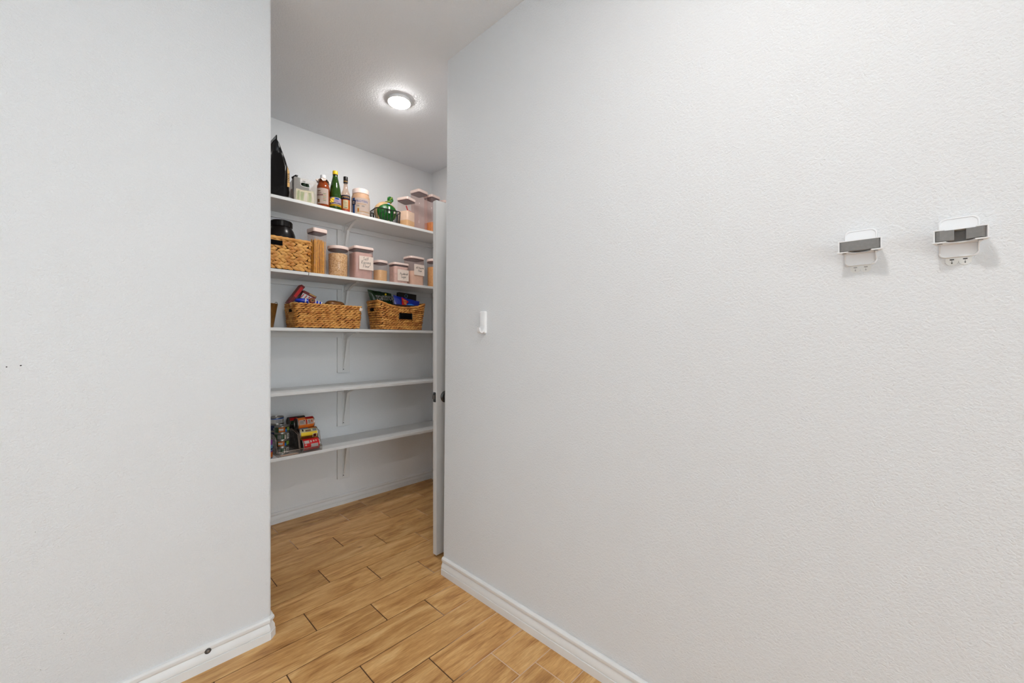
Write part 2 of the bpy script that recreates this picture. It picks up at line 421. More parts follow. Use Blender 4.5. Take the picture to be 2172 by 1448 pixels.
# right wall (leaning face + end that faces the pantry)
bm = B()
loft(bm, [[(rx(0), WY, 0), (rx(0), RY, 0), (2.24, RY, 0), (2.24, RY-.14, 0), (rx(0)+.14, RY-.14, 0), (rx(0)+.14, WY, 0)],
          [(rx(HC), WY, HC), (rx(HC), RY, HC), (2.24, RY, HC), (2.24, RY-.14, HC), (rx(0)+.14, RY-.14, HC), (rx(0)+.14, WY, HC)]])
wr = struct(obj('wall_right', bm, 'wall_r', None, 20))
# left wall, its end rounded like a corner bead
bm = B(); r = .012
poly = [(WX-.12, LY), (LX-r, LY), (LX-r*.3, LY+r*.3), (LX, LY+r), (LX, LY+.12), (WX-.12, LY+.12)]
prism(bm, poly, 'z', 0, HC)
wl = struct(obj('wall_left', bm, 'wall', None, 50))
def wall_with_fill_window(name, axis, c0, c1, lo, hi, w0, w1, z0, z1, n):
    """wall slab between planes c0..c1 with a rectangular window opening; axis is the direction the wall runs"""
    def bb(bm, a, b, p, q):
        if axis == 'x': box(bm, ((a+b)/2, (c0+c1)/2, (p+q)/2), (b-a, c1-c0, q-p))
        else: box(bm, ((c0+c1)/2, (a+b)/2, (p+q)/2), (c1-c0, b-a, q-p))
    bm = B(); bb(bm, lo, w0, 0, HC); bb(bm, w1, hi, 0, HC); bb(bm, w0, w1, 0, z0); bb(bm, w0, w1, z1, HC)
    struct(obj(name, bm, 'wall', None, None))
    wn = struct(bpy.data.objects.new(f'window_{n}', None)); COL.objects.link(wn)
    def frame(nm, a, b, p, q, m='trim'):
        bm = B(); bb(bm, a, b, p, q); return obj(nm, bm, m, wn, None)
    for a, b, p, q in ((w0, w0+.05, z0, z1), (w1-.05, w1, z0, z1), (w0+.05, w1-.05, z0, z0+.05), (w0+.05, w1-.05, z1-.05, z1)): frame('window_frame', a, b, p, q)
    c0, c1 = (c0+c1)/2-.003, (c0+c1)/2+.003
    frame('pane', w0+.05, w1-.05, z0+.05, z1-.05, 'pane')
wall_with_fill_window('wall_rear', 'x', WY-.12, WY, WX-.12, RX1+.14, -1.75, 1.2, .06, 2.6, 1)  # unseen glazing added to fill hall and pantry with light from behind
wall_with_fill_window('wall_side', 'y', WX-.12, WX, WY, LY, -.3, 1.1, 1.0, 1.8, 2)  # unseen glazing added to brighten the right wall and the door
wb = struct(obj('wall_back', bxm(PX0-.1, FX, BY, BY+.12, 0, HC), 'pwall', None, None))
struct(obj('wall_pantry_left', bxm(PX0-.1, PX0, LY+.12, BY, 0, HC), 'pwall', None, None))
# pantry right wall with the doorway the open door belongs to
DY0, DY1, DH = 1.95, 2.715, 2.06
bm = B()
box(bm, (PX+.06, (DY1+.02+BY)/2, HC/2), (.12, BY-DY1-.02, HC)); box(bm, (PX+.06, (DY0-.02+RY)/2, HC/2), (.12, DY0-.02-RY, HC))
box(bm, (PX+.06, (DY0+DY1)/2, (DH+HC)/2), (.12, DY1-DY0+.04, HC-DH))
struct(obj('wall_pantry_right', bm, 'pwall', None, None))
bm = B()
for y in (DY0-.01, DY1+.01): box(bm, (PX+.06, y, DH/2), (.13, .02, DH))
box(bm, (PX+.06, (DY0+DY1)/2, DH-.01), (.13, DY1-DY0, .02))
for y in (DY0-.04, DY1+.035): pass
struct(obj('trim_1', bm, 'trim', None, None))
struct(obj('wall_hall', bxm(FX, FX+.1, RY, BY, 0, HC), 'wall', None, None))
struct(obj('wall_hall_side', bxm(2.24, FX, RY-.14, RY, 0, HC), 'wall', None, None))

# baseboards: profile (thickness, height) swept along a floor path with mitred corners
def profile(h):
    k = h/.09
    return [(0, 0), (.017, 0), (.017, .031*k), (.0132, .0325*k), (.0152, .0355*k), (.0146, .047*k), (.0092, .058*k), (.0072, .0645*k),
            (.0118, .069*k), (.0136, .0745*k), (.0128, .082*k), (.0085, .0882*k), (.003, .09*k), (0, .09*k)]
def baseboard(name, path, h, lean=False):
    """path: floor points; room lies to the left of the travel direction"""
    pr = profile(h); bm = B(); n = len(path); P = [Vector((p[0], p[1])) for p in path]; rows = []
    for i in range(n):
        d1 = (P[i]-P[i-1]).normalized() if i else (P[1]-P[0]).normalized()
        d2 = (P[i+1]-P[i]).normalized() if i < n-1 else d1
        n1, n2 = Vector((-d1.y, d1.x)), Vector((-d2.y, d2.x))
        mt = (n1+n2).normalized(); mt = mt/max(.3, mt.dot(n1))
        rows.append([bm.verts.new((P[i].x+mt.x*t, P[i].y+mt.y*t, z)) for t, z in pr])
    for a, b in zip(rows, rows[1:]):
        for j in range(len(pr)-1): bm.faces.new((a[j], a[j+1], b[j+1], b[j]))
    bm.faces.new(rows[0]); bm.faces.new(list(reversed(rows[-1])))
    return struct(obj(name, bm, 'trim', None, 25))
bb_l = baseboard('baseboard_left', [(LX, LY+.12), (LX, LY+.014), (LX-.014, LY), (WX, LY)], .09)
baseboard('baseboard_right', [(RX0, WY), (RX0, RY)], .091)
baseboard('baseboard_back', [(PX, BY), (PX0, BY)], .074)
baseboard('baseboard_pantry_right', [(PX, DY1+.03), (PX, BY)], .074)

# small marks: nail holes and scuffs on the left wall
def wall_mark(px, py, s, m, name, parent=wl):
    p = at_y(px, py, LY); bm = B(); rnd = random.Random(px)
    prism(bm, [(s*(.7+.5*rnd.random())*math.cos(a*PI/4), s*(.7+.5*rnd.random())*math.sin(a*PI/4)) for a in range(8)], 'y', -.0006, .0003)
    return obj(name, bm, m, parent, None, (p.x, LY, p.z))
wall_mark(14, 778, .0018, 'dark', 'nail_hole'); wall_mark(44, 775, .0022, 'dark', 'nail_hole')
wall_mark(221, 1275, .0075, 'wall', 'paint_blob')
for px, py in ((75, 1128), (131, 1355), (136, 1343), (86, 1420)): wall_mark(px, py, .0008, 'grey', 'scuff')
# screw plate in the left baseboard
p = at_y(441, 1380, LY-.0125)
t = thing('screw_plate', 'small round metal door stop base screwed to the left baseboard', 'screw', (p.x, LY-.0125, p.z))
obj('washer', lathe([(.0105, -.004), (.0105, .001), (.009, .0025), (.005, .003)], 20), 'metal', t, 30, None, (PI/2, 0, 0))
obj('screw_head', lathe([(.0045, .002), (.0045, .0045), (.0035, .0055)], 12), 'tin', t, 30, None, (PI/2, 0, 0))

# ------------------------------------------------------------------ ceiling lights
def disc_light(x, y, r, strength, label):
    t = thing('ceiling_light', label, 'light', (x, y, HC))
    obj('housing', lathe([(r*.99, 0), (r*1.04, -.003), (r*1.04, -.016), (r*1.0, -.019), (r*.965, -.0185), (r*.96, -.012)], 40, True, False), 'wplas', t, 35)
    m = emit('lit_diffuser', (255, 252, 249), strength)
    obj('diffuser', lathe([(r*.955, -.012), (r*.952, -.0215), (r*.9, -.0238), (r*.5, -.0248), (.001, -.025)], 40, False), m, t, 50)
disc_light(1.331, 2.263, .068, LAMP_PANTRY, 'round lit disc light on the pantry ceiling')
disc_light(.40, .24, .075, LAMP_HALL*2.8, 'round lit disc light on the hall ceiling close to the pantry opening')
disc_light(-.95, -.55, .075, LAMP_HALL, 'round lit disc light on the hall ceiling beside the side window')  # unseen disc added as fill for the hall
disc_light(-.3, -2.6, .075, LAMP_HALL, 'round lit disc light on the hall ceiling nearest the glass rear wall')  # another unseen fill disc, added behind the camera

# ------------------------------------------------------------------ pantry door, standing open
dr = struct(bpy.data.objects.new('door_1', None)); COL.objects.link(dr); dr.location = (1.361, 1.912, 0)
dr['label'] = 'white door standing open behind the right wall'
DW = PX-.004-1.361
obj('door_slab', box(B(), (DW/2, .0165, 1.0275), (DW, .033, 2.03), .0015, seg=1), 'door', dr, None)
for z0, z1 in ((.24, .92), (1.08, 1.92)):
    bm = B(); x0, x1 = .115, DW-.115
    rng = [[(x0+i, -d, z0+i), (x1-i, -d, z0+i), (x1-i, -d, z1-i), (x0+i, -d, z1-i)] for i, d in ((0, 0), (.012, .004), (.03, .004), (.05, .001))]
    loft(bm, rng, False, True); obj('panel_moulding', bm, 'door', dr, None)
obj('latch_plate', prism(B(), [(p[0]+.0165, p[1]+.915) for p in rrect(.0125, .0285, .006, 0)], 'x', -.001, .001), 'metal', dr, None)
obj('latch_bolt', prism(B(), [(.008, .905), (.026, .905), (.026, .925), (.008, .925)], 'x', -.009, 0), 'tin', dr, None)
rose = obj('rose', lathe([(.0335, 0), (.0335, .003), (.031, .006), (.029, .005), (.026, .0085), (.020, .010), (.0145, .0105), (.012, .02), (.0115, .03)], 36), 'metal', dr, 30, (.062, 0, .915), (PI/2, 0, 0))
obj('knob', lathe([(.0115, .028), (.018, .034), (.025, .042), (.027, .052), (.0245, .061), (.016, .066), (.001, .067)], 32, False), 'metal', rose, 40)
obj('rose_back', lathe([(.0335, 0), (.0335, .003), (.026, .0085), (.0145, .0105), (.0115, .03), (.025, .042), (.027, .052), (.016, .066), (.001, .067)], 32, True, False), 'metal', dr, 40, (.062, .033, .915), (-PI/2, 0, 0))
for z in (.22, 1.02, 1.84):
    obj('hinge', tube(B(), [(DW-.002, .037, z-.045), (DW-.002, .037, z+.045)], .006, 10), 'metal', dr, 30)

# ------------------------------------------------------------------ shelves
SH = {1: 2.13, 2: 1.68, 3: 1.32, 4: .917, 5: .519}
YF = 2.75; TH = .0195; SX = 1.32
LABS = {1: 'top white wall shelf carrying the bottles and the tall empty containers', 2: 'white wall shelf carrying the labelled flour and sugar containers',
        3: 'white wall shelf carrying two long woven baskets of snacks', 4: 'bare white wall shelf between the snack shelf and the can shelf',
        5: 'lowest white wall shelf carrying the food cans'}
for i, z in SH.items():
    t = thing('wall_shelf', LABS[i], 'shelf', (PX0, YF, z), 0, 'white shelves on the pantry back wall')
    X = lambda x: x-PX0
    Yd = BY-YF
    if i == 2:   # this board is pieced together: joint left of the pasta container
        jx = xat(655, YF)
        obj('board', box(B(), ((X(PX)+X(jx))/2, Yd/2, -TH/2), (PX-jx-.003, Yd-.001, TH), .0015, seg=1), 'shelf', t, None)
        obj('board', box(B(), (X(jx)/2, Yd/2+.002, -TH/2), (jx-PX0-.003, Yd-.005, TH), .0015, seg=1), 'shelf', t, None)
    else:
        obj('board', box(B(), (X(PX)/2, Yd/2, -TH/2), (PX-PX0-.003, Yd-.001, TH), .0015, seg=1), 'shelf', t, None)
    obj('ledger', box(B(), (X(PX)/2, Yd-.0095, -TH-.0185), (PX-PX0-.004, .017, .036), .001, seg=1), 'shelf', t, None)
    obj('side_ledger', box(B(), (X(PX)-.0095, Yd-.15+.0, -TH-.0185), (.017, .262, .036), .001, seg=1), 'shelf', t, None)
    obj('support_board', box(B(), (X(SX), Yd-.0095, -TH-.17-.0), (.092, .016, .264), .001, seg=1), 'shelf', t, None)
    # folded metal bracket: wall strap, arm under the shelf, diagonal brace
    br = obj('bracket', box(B(), (X(SX), Yd-.0195, -TH-.145), (.024, .004, .288), .001, seg=1), 'shelf', t, None)
    bm = B(); box(bm, (X(SX), Yd-.135, -TH-.002), (.024, .235, .0035), .001, seg=1)
    obj('arm', bm, 'shelf', br, None)
    bm = B(); pts = []
    y_w = Yd-.022
    for k in range(13):                               # brace: curved at the top, tapering to the strap foot
        a = k/12
        if a < .5: q = a/.5; pts.append((y_w-.22+q*.145, -TH-.006-.035*q*q-.01*q))
        else: q = (a-.5)/.5; pts.append((y_w-.075+q*.071, -TH-.051-q*.215))
    rows = []
    for (y, z_), k in zip(pts, range(13)):
        w_ = .011-.005*k/12
        rows.append([(X(SX)-w_, y, z_), (X(SX)+w_, y, z_), (X(SX)+w_, y+.003, z_+.003), (X(SX)-w_, y+.003, z_+.003)])
    loft(bm, rows); obj('brace', bm, 'shelf', br, 40)
    bm = B(); prism(bm, [(y_w, -TH-.002), (y_w-.05, -TH-.002), (y_w-.046, -TH-.012), (y_w-.018, -TH-.02), (y_w-.01, -TH-.05), (y_w, -TH-.055)], 'x', X(SX)-.002, X(SX)+.002)
    obj('gusset', bm, 'shelf', br, None)
    obj('screw', lathe([(.0035, 0), (.0035, .0015), (.002, .002)], 10), 'dark', br, None, (X(SX)-.004, Yd-.0215, -TH-.278), (PI/2, 0, 0))

# ================================================================== WALL FITTINGS ON THE RIGHT WALL
def on_right(y, z): return Vector((rx(z), y, z))
LEAN = math.atan2(RX1-RX0, HC)
def wall_thing(name, label, cat, y, z, group=None):
    # local frame: +X runs along the wall to the photo's right (-Y), -Y points out of the wall, Z up
    t = thing(name, label, cat, on_right(y, z), 0, group)
    t.rotation_euler = (0, LEAN, 0); t.rotation_euler = (Matrix.Rotation(LEAN, 3, 'Y') @ Matrix.Rotation(-PI/2, 3, 'Z')).to_euler()
    return t
# adhesive hook
hk = wall_thing('adhesive_hook', 'small white plastic adhesive hook on the wall beside the pantry opening', 'hook', 1.452, 1.327)
bm = B(); loft(bm, [[(x, -d, z) for x, z, _ in rrect(.0205-i, .054-i, .008, 0, 5)] for i, d in ((0, 0), (0, .008), (.001, .0105), (.004, .0125))])
obj('plate', bm, 'wplas', hk, 40)
bm = B(); pts = [(0, -.009, -.018), (0, -.0115, -.034), (0, -.016, -.045), (0, -.024, -.049), (0, -.031, -.045), (0, -.034, -.036), (0, -.0345, -.026)]
rows = []
for i, (x, y, z) in enumerate(pts):
    nx = Vector(pts[min(i+1, 6)])-Vector(pts[max(i-1, 0)]); nn = Vector((0, -nx.z, nx.y)).normalized()*.0034
    ww = .0165-.0012*i
    rows.append([Vector((-ww, y, z))+nn, Vector((ww, y, z))+nn, Vector((ww, y, z))-nn, Vector((-ww, y, z))-nn])
loft(bm, rows); bmesh.ops.bevel(bm, geom=bm.edges[:], offset=.0007, segments=1, affect='EDGES')
obj('hook_arm', bm, 'wplas', hk, 40)

def broom_grip(y, z, label, closed, faint):
    t = wall_thing('broom_grip', label, 'broom holder', y, z)
    hw, hz = .0305, .0435
    bm = B(); loft(bm, [[(x, -d, q) for x, q, _ in rrect(hw-i, hz-i, .011, 0, 6)] for i, d in ((0, 0), (0, .004), (.0008, .005), (.0022, .005), (.003, .0035))])
    obj('back_plate', bm, 'wplas', t, 40)
    F, W1, W0 = -.040, .0395, .031                  # how far the clip stands out, half width in front and at the wall
    zt, zb = .0115, -.0125
    notch = .017 if closed else .013
    poly = [(-W0, 0), (-W1, F+.006), (-W1, F)] + [(-W1+.0005, F)] + [(W1-.0005, F), (W1, F), (W1, F+.006), (W0, 0)]
    if closed: top = poly
    else: top = [(-W0, 0), (-W1, F+.004), (-W1, F), (-.024, F+.001), (-.022, F+.006), (.022, F+.006), (.024, F+.001), (W1, F), (W1, F+.004), (W0, 0)]
    obj('top_flange', prism(B(), top, 'z', zt, zt+.0022), 'wplas', t, None)
    arc = [(-.021+.042*k/12, F+notch*1.5*(1-((k-6)/6)**2)**.5 if True else 0) for k in range(13)]
    bot = [(-W0, 0), (-W1-.002, F+.004), (-W1-.002, F)] + arc + [(W1+.002, F), (W1+.002, F+.004), (W0, 0)]
    obj('bottom_flange', prism(B(), bot, 'z', zb-.0022, zb), 'wplas', t, None)
    for s in (-1, 1):
        bm = B(); prism(bm, [(s*W1, F), (s*(W1-.002), F), (s*(W0-.002), 0), (s*W0, 0)], 'z', zb, zt); obj('cheek', bm, 'wplas', t, None)
        bm = B(); prism(bm, [(-.004, -hz+.012), (-.006, zb-.02), (-.014, zb-.006), (-.022, zb-.002), (-.004, zb-.002)], 'x', s*(W0-.0025)-.001, s*(W0-.0025)+.001)
        obj('gusset', bm, 'wplas', t, None)
        obj('screw_slot', prism(B(), [(p[0]+s*.029, p[1]+F+.014) for p in rrect(.0042, .0019, .0018, 0, 4)], 'z', zb-.0026, zb-.002), 'dark', t, None)
    if closed:
        bm = B(); prism(bm, [(p[0], p[1]+F+.0065) for p in rrect(.0372, .0062, .0055, 0, 5)], 'z', zb+.0012, zt-.0004)
        rb = obj('rubber_pad', bm, 'rubber', t, 40)
        bm = B()
        for cxi in range(-4, 5):
            if cxi == 0: continue
            for rz in range(4): box(bm, (cxi*.0077, F+.0004, zb+.004+rz*.0047), (.0024, .0008, .0011))
        obj('pad_ribs', bm, 'rubber', rb, None)
    else:
        for s in (-1, 1):
            pts2 = [(s*.0085, F+.006), (s*.0085, F+.0145)] + [(s*(.028+.008*math.sin(k*PI/8)), F+.0205-.0065*(1-math.cos(k*PI/8))-.004*0) for k in range(1)]
            pl = [(s*.0085, F+.004), (s*.030, F+.0005), (s*.0355, F+.003), (s*.037, F+.008), (s*.037, F+.022), (s*.030, F+.026), (s*.024, F+.016), (s*.0085, F+.013)]
            obj('rubber_flap', prism(B(), pl, 'z', zb+.0015, zt-.0006), 'rubber', t, None)
        obj('rubber_back', box(B(), (0, F+.024, (zb+zt)/2), (.05, .004, zt-zb-.002)), 'rubber', t, None)
    m = 'greyink' if faint else 'ink'
    for s in (-1, 1):                                # adhesive pull tabs under the plate
        n = 10; cxs = s*.0098
        pl = [(cxs-.0098, -hz+.004)] + [(cxs+.0098*math.cos(PI+PI*k/n), -hz-.0075+.0098*math.sin(PI+PI*k/n)) for k in range(n+1)] + [(cxs+.0098, -hz+.004)]
        tb = obj('pull_tab', prism(B(), pl, 'y', -.0012, 0), 'sticker', t, None)
        obj('tab_mark', box(B(), (cxs, -.0014, -hz-.0042), (.0066, .0004, .0022)), m, tb, None)
        bm = B(); box(bm, (cxs, -.0014, -hz-.009), (.0006, .0004, .005)); prism(bm, [(cxs-.0016, -hz-.0108), (cxs+.0016, -hz-.0108), (cxs, -hz-.0135)], 'y', -.0016, -.0012)
        obj('tab_arrow', bm, m, tb, None)
broom_grip(.0725, 1.468, 'white wall broom grip with one straight grey rubber pad across its jaw', True, True)
broom_grip(-.0895, 1.465, 'white wall broom grip with two separate grey rubber flaps in its jaw', False, False)

# ================================================================== SHELF 1: bottles, jars, tall containers
Z1, Z2, Z3, Z5 = SH[1], SH[2], SH[3], SH[5]
# black foil pouch
bg = thing('foil_pouch', 'tall black foil pouch with gold stripe at the end of the top shelf', 'pouch', (.775, 2.875, Z1))
rnd = random.Random(3); rings = []
for (z, hw, hd) in ((.0, .078, .09), (.006, .088, .098), (.05, .09, .1), (.1, .087, .1), (.16, .084, .1), (.2, .08, .1), (.25, .062, .1), (.3, .038, .1), (.34, .016, .1), (.352, .004, .1), (.378, .0025, .1)):
    rr = rrect(hw, hd, min(hw*.7, .04), z, 6); out = []
    for q, (x, y, zz) in enumerate(rr):
        k = 1+.05*math.sin(q*1.7+z*40)*(1 if .02 < z < .3 else 0)
        fold = .028*max(0, 1-abs(x)/.05) if y < -hd*.9 and .04 < z < .33 else 0     # gusset folds inward
        out.append((x*k+.012*(z/.38), y+fold, zz))
    rings.append(out)
obj('pouch_body', loft(B(), rings), 'foil', bg, 50)
bm = B(); prism(bm, [(.072, .075), (.0855, .075), (.084, .17), (.072, .2)], 'y', -.1008, -.0995)
obj('gold_stripe', bm, 'gold', bg, None)
text('100%', .02, 'ink', bg, (.0785, -.1016, .13), (0, -PI/2, 0), sx=1.5)
obj('bottom_seal', box(B(), (0, -.004, .005), (.19, .21, .009), .003), 'foil', bg, 30)

# translucent bin with packets
bx_, by_ = xat(650, 2.86), 2.89
bn = thing('plastic_bin', 'translucent white plastic bin with a handle slot on the top shelf', 'bin', (xat(649, 2.775)-.002, 2.775, Z1), -.04)
bw, bd, bh = .066, .24, .152
N_ = 48
def stad(t): a = 2*PI*t; return (.031*math.copysign(abs(math.cos(a))**.6, math.cos(a)), .114+.013*math.copysign(abs(math.sin(a))**.8, math.sin(a)))
def rectp(t):
    P = [(bw+.006, bh), (-bw-.006, bh), (-bw, .002), (bw, .002)]
    # start at the angle of the slot point so the bridge does not twist
    a = 2*PI*t; dx, dz = math.cos(a), math.sin(a); k = min((bw+.003)/max(abs(dx), 1e-6), ((bh-.114) if dz > 0 else .112)/max(abs(dz), 1e-6))
    z = .114+dz*k; return (dx*k*(1+.0), z)
for yy, nm in ((0, 'front_wall'), (bd, 'rear_wall')):
    bm = B(); A = []; C = []
    for i in range(N_):
        x, z = rectp(i/N_); A.append(bm.verts.new((x, yy-(.004*z/bh if not yy else -.004*z/bh), z))); x, z = stad(i/N_); C.append(bm.verts.new((x, yy-(.003 if not yy else -.003), z)))
    for i in range(N_): bm.faces.new((A[i], A[(i+1) % N_], C[(i+1) % N_], C[i]))
    bmesh.ops.solidify(bm, geom=bm.faces[:], thickness=.002); obj(nm, bm, 'milky', bn, 20)
    obj('slot_rim', tube(B(), [(stad(i/32)[0], yy-(.003 if not yy else -.003), stad(i/32)[1]) for i in range(32)], .0016, 6, True), 'wplas', bn, 40)
for s in (-1, 1):
    bm = B(); prism(bm, [(0, .002), (bd, .002), (bd, bh), (bd*.6, bh-.012), (bd*.4, bh-.012), (0, bh)], 'x', s*(bw-.001), s*(bw+.001)); obj('side_wall', bm, 'milky', bn, None)
obj('bin_floor', box(B(), (0, bd/2, .002), (bw*2, bd, .003)), 'milky', bn, None)
bmx = bn.matrix_basis
def in_bin(x, y, z): return bn.location+Matrix.Rotation(-.04, 3, 'Z') @ Vector((x, y, z))
def snack_carton(loc, rz, s, m, label, ry=0, panel='cream'):
    t = thing('snack_carton', label, 'carton', loc, rz); t.rotation_euler = (0, ry, rz)
    obj('carton', box(B(), (0, s[1]/2, s[2]/2), s, .001, seg=1), m, t, None)
    patch(s[0]*.94, s[2]*.92, panel, t, (0, -.0006, s[2]/2))
    for k, (u, w_) in enumerate(((-.30, .2), (.02, .3), (.33, .18))):
        patch(s[0]*w_, s[2]*.7, 'lgreen' if k < 2 else 'paperw', t, (u*s[0], -.0012, s[2]*.48))
    return t
snack_carton(in_bin(-.022, .008, .005), -.04, (.07, .045, .078), 'cream', 'pale green snack carton with three columns against the slotted bin front', .04)
snack_carton(in_bin(.031, .012, .005), -.04, (.055, .045, .083), 'lgreen', 'lime green snack carton overlapped by its paler neighbour in the slotted bin', -.05)
rp = in_bin(-.045, .1, .005); t = tag(obj('snack_packet', rloft([(.012, .02, .006, 0), (.014, .03, .006, .06), (.003, .032, .002, .105)]), 'orange', None, 40, rp, (0, 0, .1)), 'orange red snack packet standing inside the slotted bin', 'packet')
for k, (x, y, h) in enumerate(((-.042, .05, .118), (-.026, .075, .112), (-.006, .05, .09), (.016, .06, .088))):
    tag(obj('dark_packet', rloft([(.006, .02, .004, 0), (.010, .03, .004, .06), (.004, .032, .002, h*.9), (.008, .032, .002, h)]), 'dgreen' if k else 'blackbox', None, 40, in_bin(x, y, .055), (0, .05*k-.08, .1)),
        ['black packet poking out above the rim of the slotted bin', 'dark green packet poking out beside the black packet in the slotted bin', 'dark green packet seen through the middle of the bin slot', 'dark green packet seen at the far end of the bin slot'][k], 'packet', 'dark packets in the slotted bin')

# bottle of vinegar
vx = xat(685.5, 2.80)
vb = thing('vinegar_bottle', 'amber vinegar bottle with white cap, cream label and paper collar', 'bottle', (vx, 2.80, Z1), -.72)
R = .0405
obj('glass', lathe([(R*.9, 0), (R, .004), (R, .125), (R*.98, .138), (R*.8, .163), (R*.5, .185), (.0155, .192), (.0155, .2)]), 'amber', vb, 50)
obj('cap', lathe([(.0175, .198), (.0178, .2), (.0178, .216), (.0165, .219), (.001, .2195)], 24, True, False), 'wplas', vb, 40)
obj('label', cyl_patch(R+.0005, -1.25, 1.25, .018, .122, 18), 'paper', vb, 50)
text('CIDER', .011, 'maroon', vb, (-.012, 0, .089), bend=R+.0012); text('VINEGAR', .0135, 'maroon', vb, (-.014, 0, .076), bend=R+.0012, bold=.0004)
obj('small_print', cyl_patch(R+.0009, -.55, -.05, .1, .105, 6), 'brown', vb, None)
for k in range(5): obj('small_print', cyl_patch(R+.0009, .35, .8, .04+k*.011, .043+k*.011, 4), 'gold' if k % 2 else 'lgreen', vb, None)
obj('stamp', cyl_patch(R+.0009, -.55, -.2, .028, .048, 4), 'brown', vb, None)
bm = B(); n = 20; A = [bm.verts.new((.0165*math.cos(2*PI*i/n), .0165*math.sin(2*PI*i/n), .196)) for i in range(n)]
C = [bm.verts.new(((.043+.008*math.sin(i*2.3))*math.cos(2*PI*i/n), (.043+.008*math.sin(i*2.3))*math.sin(2*PI*i/n), .176-.010*math.cos(i*1.9))) for i in range(n)]
for i in range(n): bm.faces.new((A[i], A[(i+1) % n], C[(i+1) % n], C[i]))
obj('paper_collar', bm, 'paper', vb, 20)

# green lemon juice bottle
gx = xat(711, 2.80)
gb = thing('juice_bottle', 'green glass juice bottle with yellow cap and colourful label', 'bottle', (gx, 2.80, Z1), -.3)
R = .0385
obj('glass', lathe([(R*.9, 0), (R, .005), (R, .085), (R*.985, .11), (R*.86, .15), (R*.66, .19), (R*.47, .222), (.0155, .238), (.0145, .25)]), 'green', gb, 50)
obj('neck_band', lathe([(.0158, .238), (.0158, .2465)], 24, False, False), 'blackpl', gb, 40)
obj('cap', lathe([(.0165, .247), (.017, .249), (.017, .268), (.0155, .2715), (.001, .272)], 24, True, False), 'yellow', gb, 40)
lb = obj('label', cyl_patch(R+.0005, -1.3, 1.3, .022, .082, 18), 'pink', gb, 50)
obj('label_band', cyl_patch(R+.0008, -1.3, 1.3, .022, .036, 18), 'yellow', gb, 50)
obj('label_band', cyl_patch(R+.0008, -.1, .55, .068, .079, 8), 'sky', gb, 50)
bm = B()
for a, z, r_ in ((-.62, .062, .012), (-.42, .07, .009), (-.75, .05, .01), (-.5, .052, .008)):
    prism(bm, [(R*math.sin(a)*1.01+r_*math.cos(k*PI/5)*.9, z+r_*math.sin(k*PI/5)*.8) for k in range(10)], 'y', -R*math.cos(a)-.0055, -R*math.cos(a)+.002)
obj('lemon_print', bm, 'yellow', gb, None)
text('VOLCANO', .0125, 'navy', gb, (.010, 0, .043), bend=R+.0012, bold=.0004); obj('small_print', cyl_patch(R+.0009, -.08, .42, .0555, .0585, 6), 'purple', gb, None)
obj('small_print', cyl_patch(R+.0013, 0, .42, .0715, .0755, 6), 'navy', gb, None); obj('small_print', cyl_patch(R+.0013, -.3, .5, .0285, .0305, 8), 'maroon', gb, None)

# slim clear bottle, blue and orange label
ax = xat(733, 2.80)
ab = thing('spirit_bottle', 'slim clear spirit bottle with black cap and orange label', 'bottle', (ax, 2.80, Z1), -.4)
R = .030
obj('glass', lathe([(R*.9, 0), (R, .004), (R, .115), (R*.93, .135), (R*.62, .158), (.0145, .172), (.0125, .2), (.0125, .222)]), 'glassw', ab, 50)
obj('liquid', lathe([(R*.85, .003), (R*.94, .006), (R*.94, .03), (.001, .03)], 24), 'red', ab, 50)
obj('cap', lathe([(.0145, .208), (.0148, .21), (.0148, .25), (.0138, .253), (.001, .2535)], 24, True, False), 'blackpl', ab, 40)
obj('cap_band', cyl_patch(.0152, -.9, .9, .215, .222, 8), 'gold', ab, 40)
obj('label', cyl_patch(R+.0005, -1.2, 1.2, .018, .095, 16), 'orange', ab, 50)
obj('label_band', cyl_patch(R+.0009, -1.25, 1.25, .088, .118, 16), 'navy', ab, 50)
obj('label_panel', cyl_patch(R+.0009, -.55, .55, .024, .084, 10), 'cream', ab, 50)
text('APEROL', .0165, 'gold', ab, (.0, 0, .1035), bend=R+.0014); [obj('small_print', cyl_patch(R+.0013, a_, a_+.12, .029, .0345, 2), 'ink', ab, None) for a_ in (-.22, 0, .2)]
for k in range(3): obj('small_print', cyl_patch(R+.0012, -.25, .35, .045+k*.01, .048+k*.01, 4), 'gold', ab, None)

# protein tub
tx = xat(765, 2.835)
tb = thing('powder_jar', 'wide clear jar of tan powder with white lid and blue striped label', 'jar', (tx, 2.835, Z1), -.38)
R = .064
obj('jar', lathe([(R*.92, 0), (R, .008), (R, .125), (R*.97, .145), (R*.87, .163), (R*.83, .17)], 36), 'beige', tb, 50)
obj('lid', lathe([(R*.87, .166), (R*.9, .168), (R*.9, .196), (R*.86, .2), (.001, .2005)], 36, True, False), 'lid', tb, 40)
obj('label', cyl_patch(R+.0005, -1.35, 1.3, .012, .128, 24), 'paper', tb, 50)
obj('label_stripe', cyl_patch(R+.0008, -1.02, -.72, .012, .128, 6), 'blue', tb, 50)
obj('logo_ring', cyl_patch(R+.0012, -1.12, -.62, .078, .112, 8), 'navy', tb, 50)
obj('logo_mark', cyl_patch(R+.0016, -1.0, -.74, .086, .104, 6), 'paper', tb, 50)
text('w', .022, 'navy', tb, (-.0565, 0, .096), bend=R+.0022, shear=.3)
text('PROTEIN', .022, 'blue', tb, (.004, 0, .104), bend=R+.0012)
obj('small_print', cyl_patch(R+.001, -.4, .55, .0835, .0865, 10), 'gold', tb, None)
for a, k in ((-.5, 0), (.05, 0)):
    for q in range(2): obj('small_print', cyl_patch(R+.001, a, a+.3, .066+q*.006, .069+q*.006, 4), 'greyink', tb, None)
bm = B()
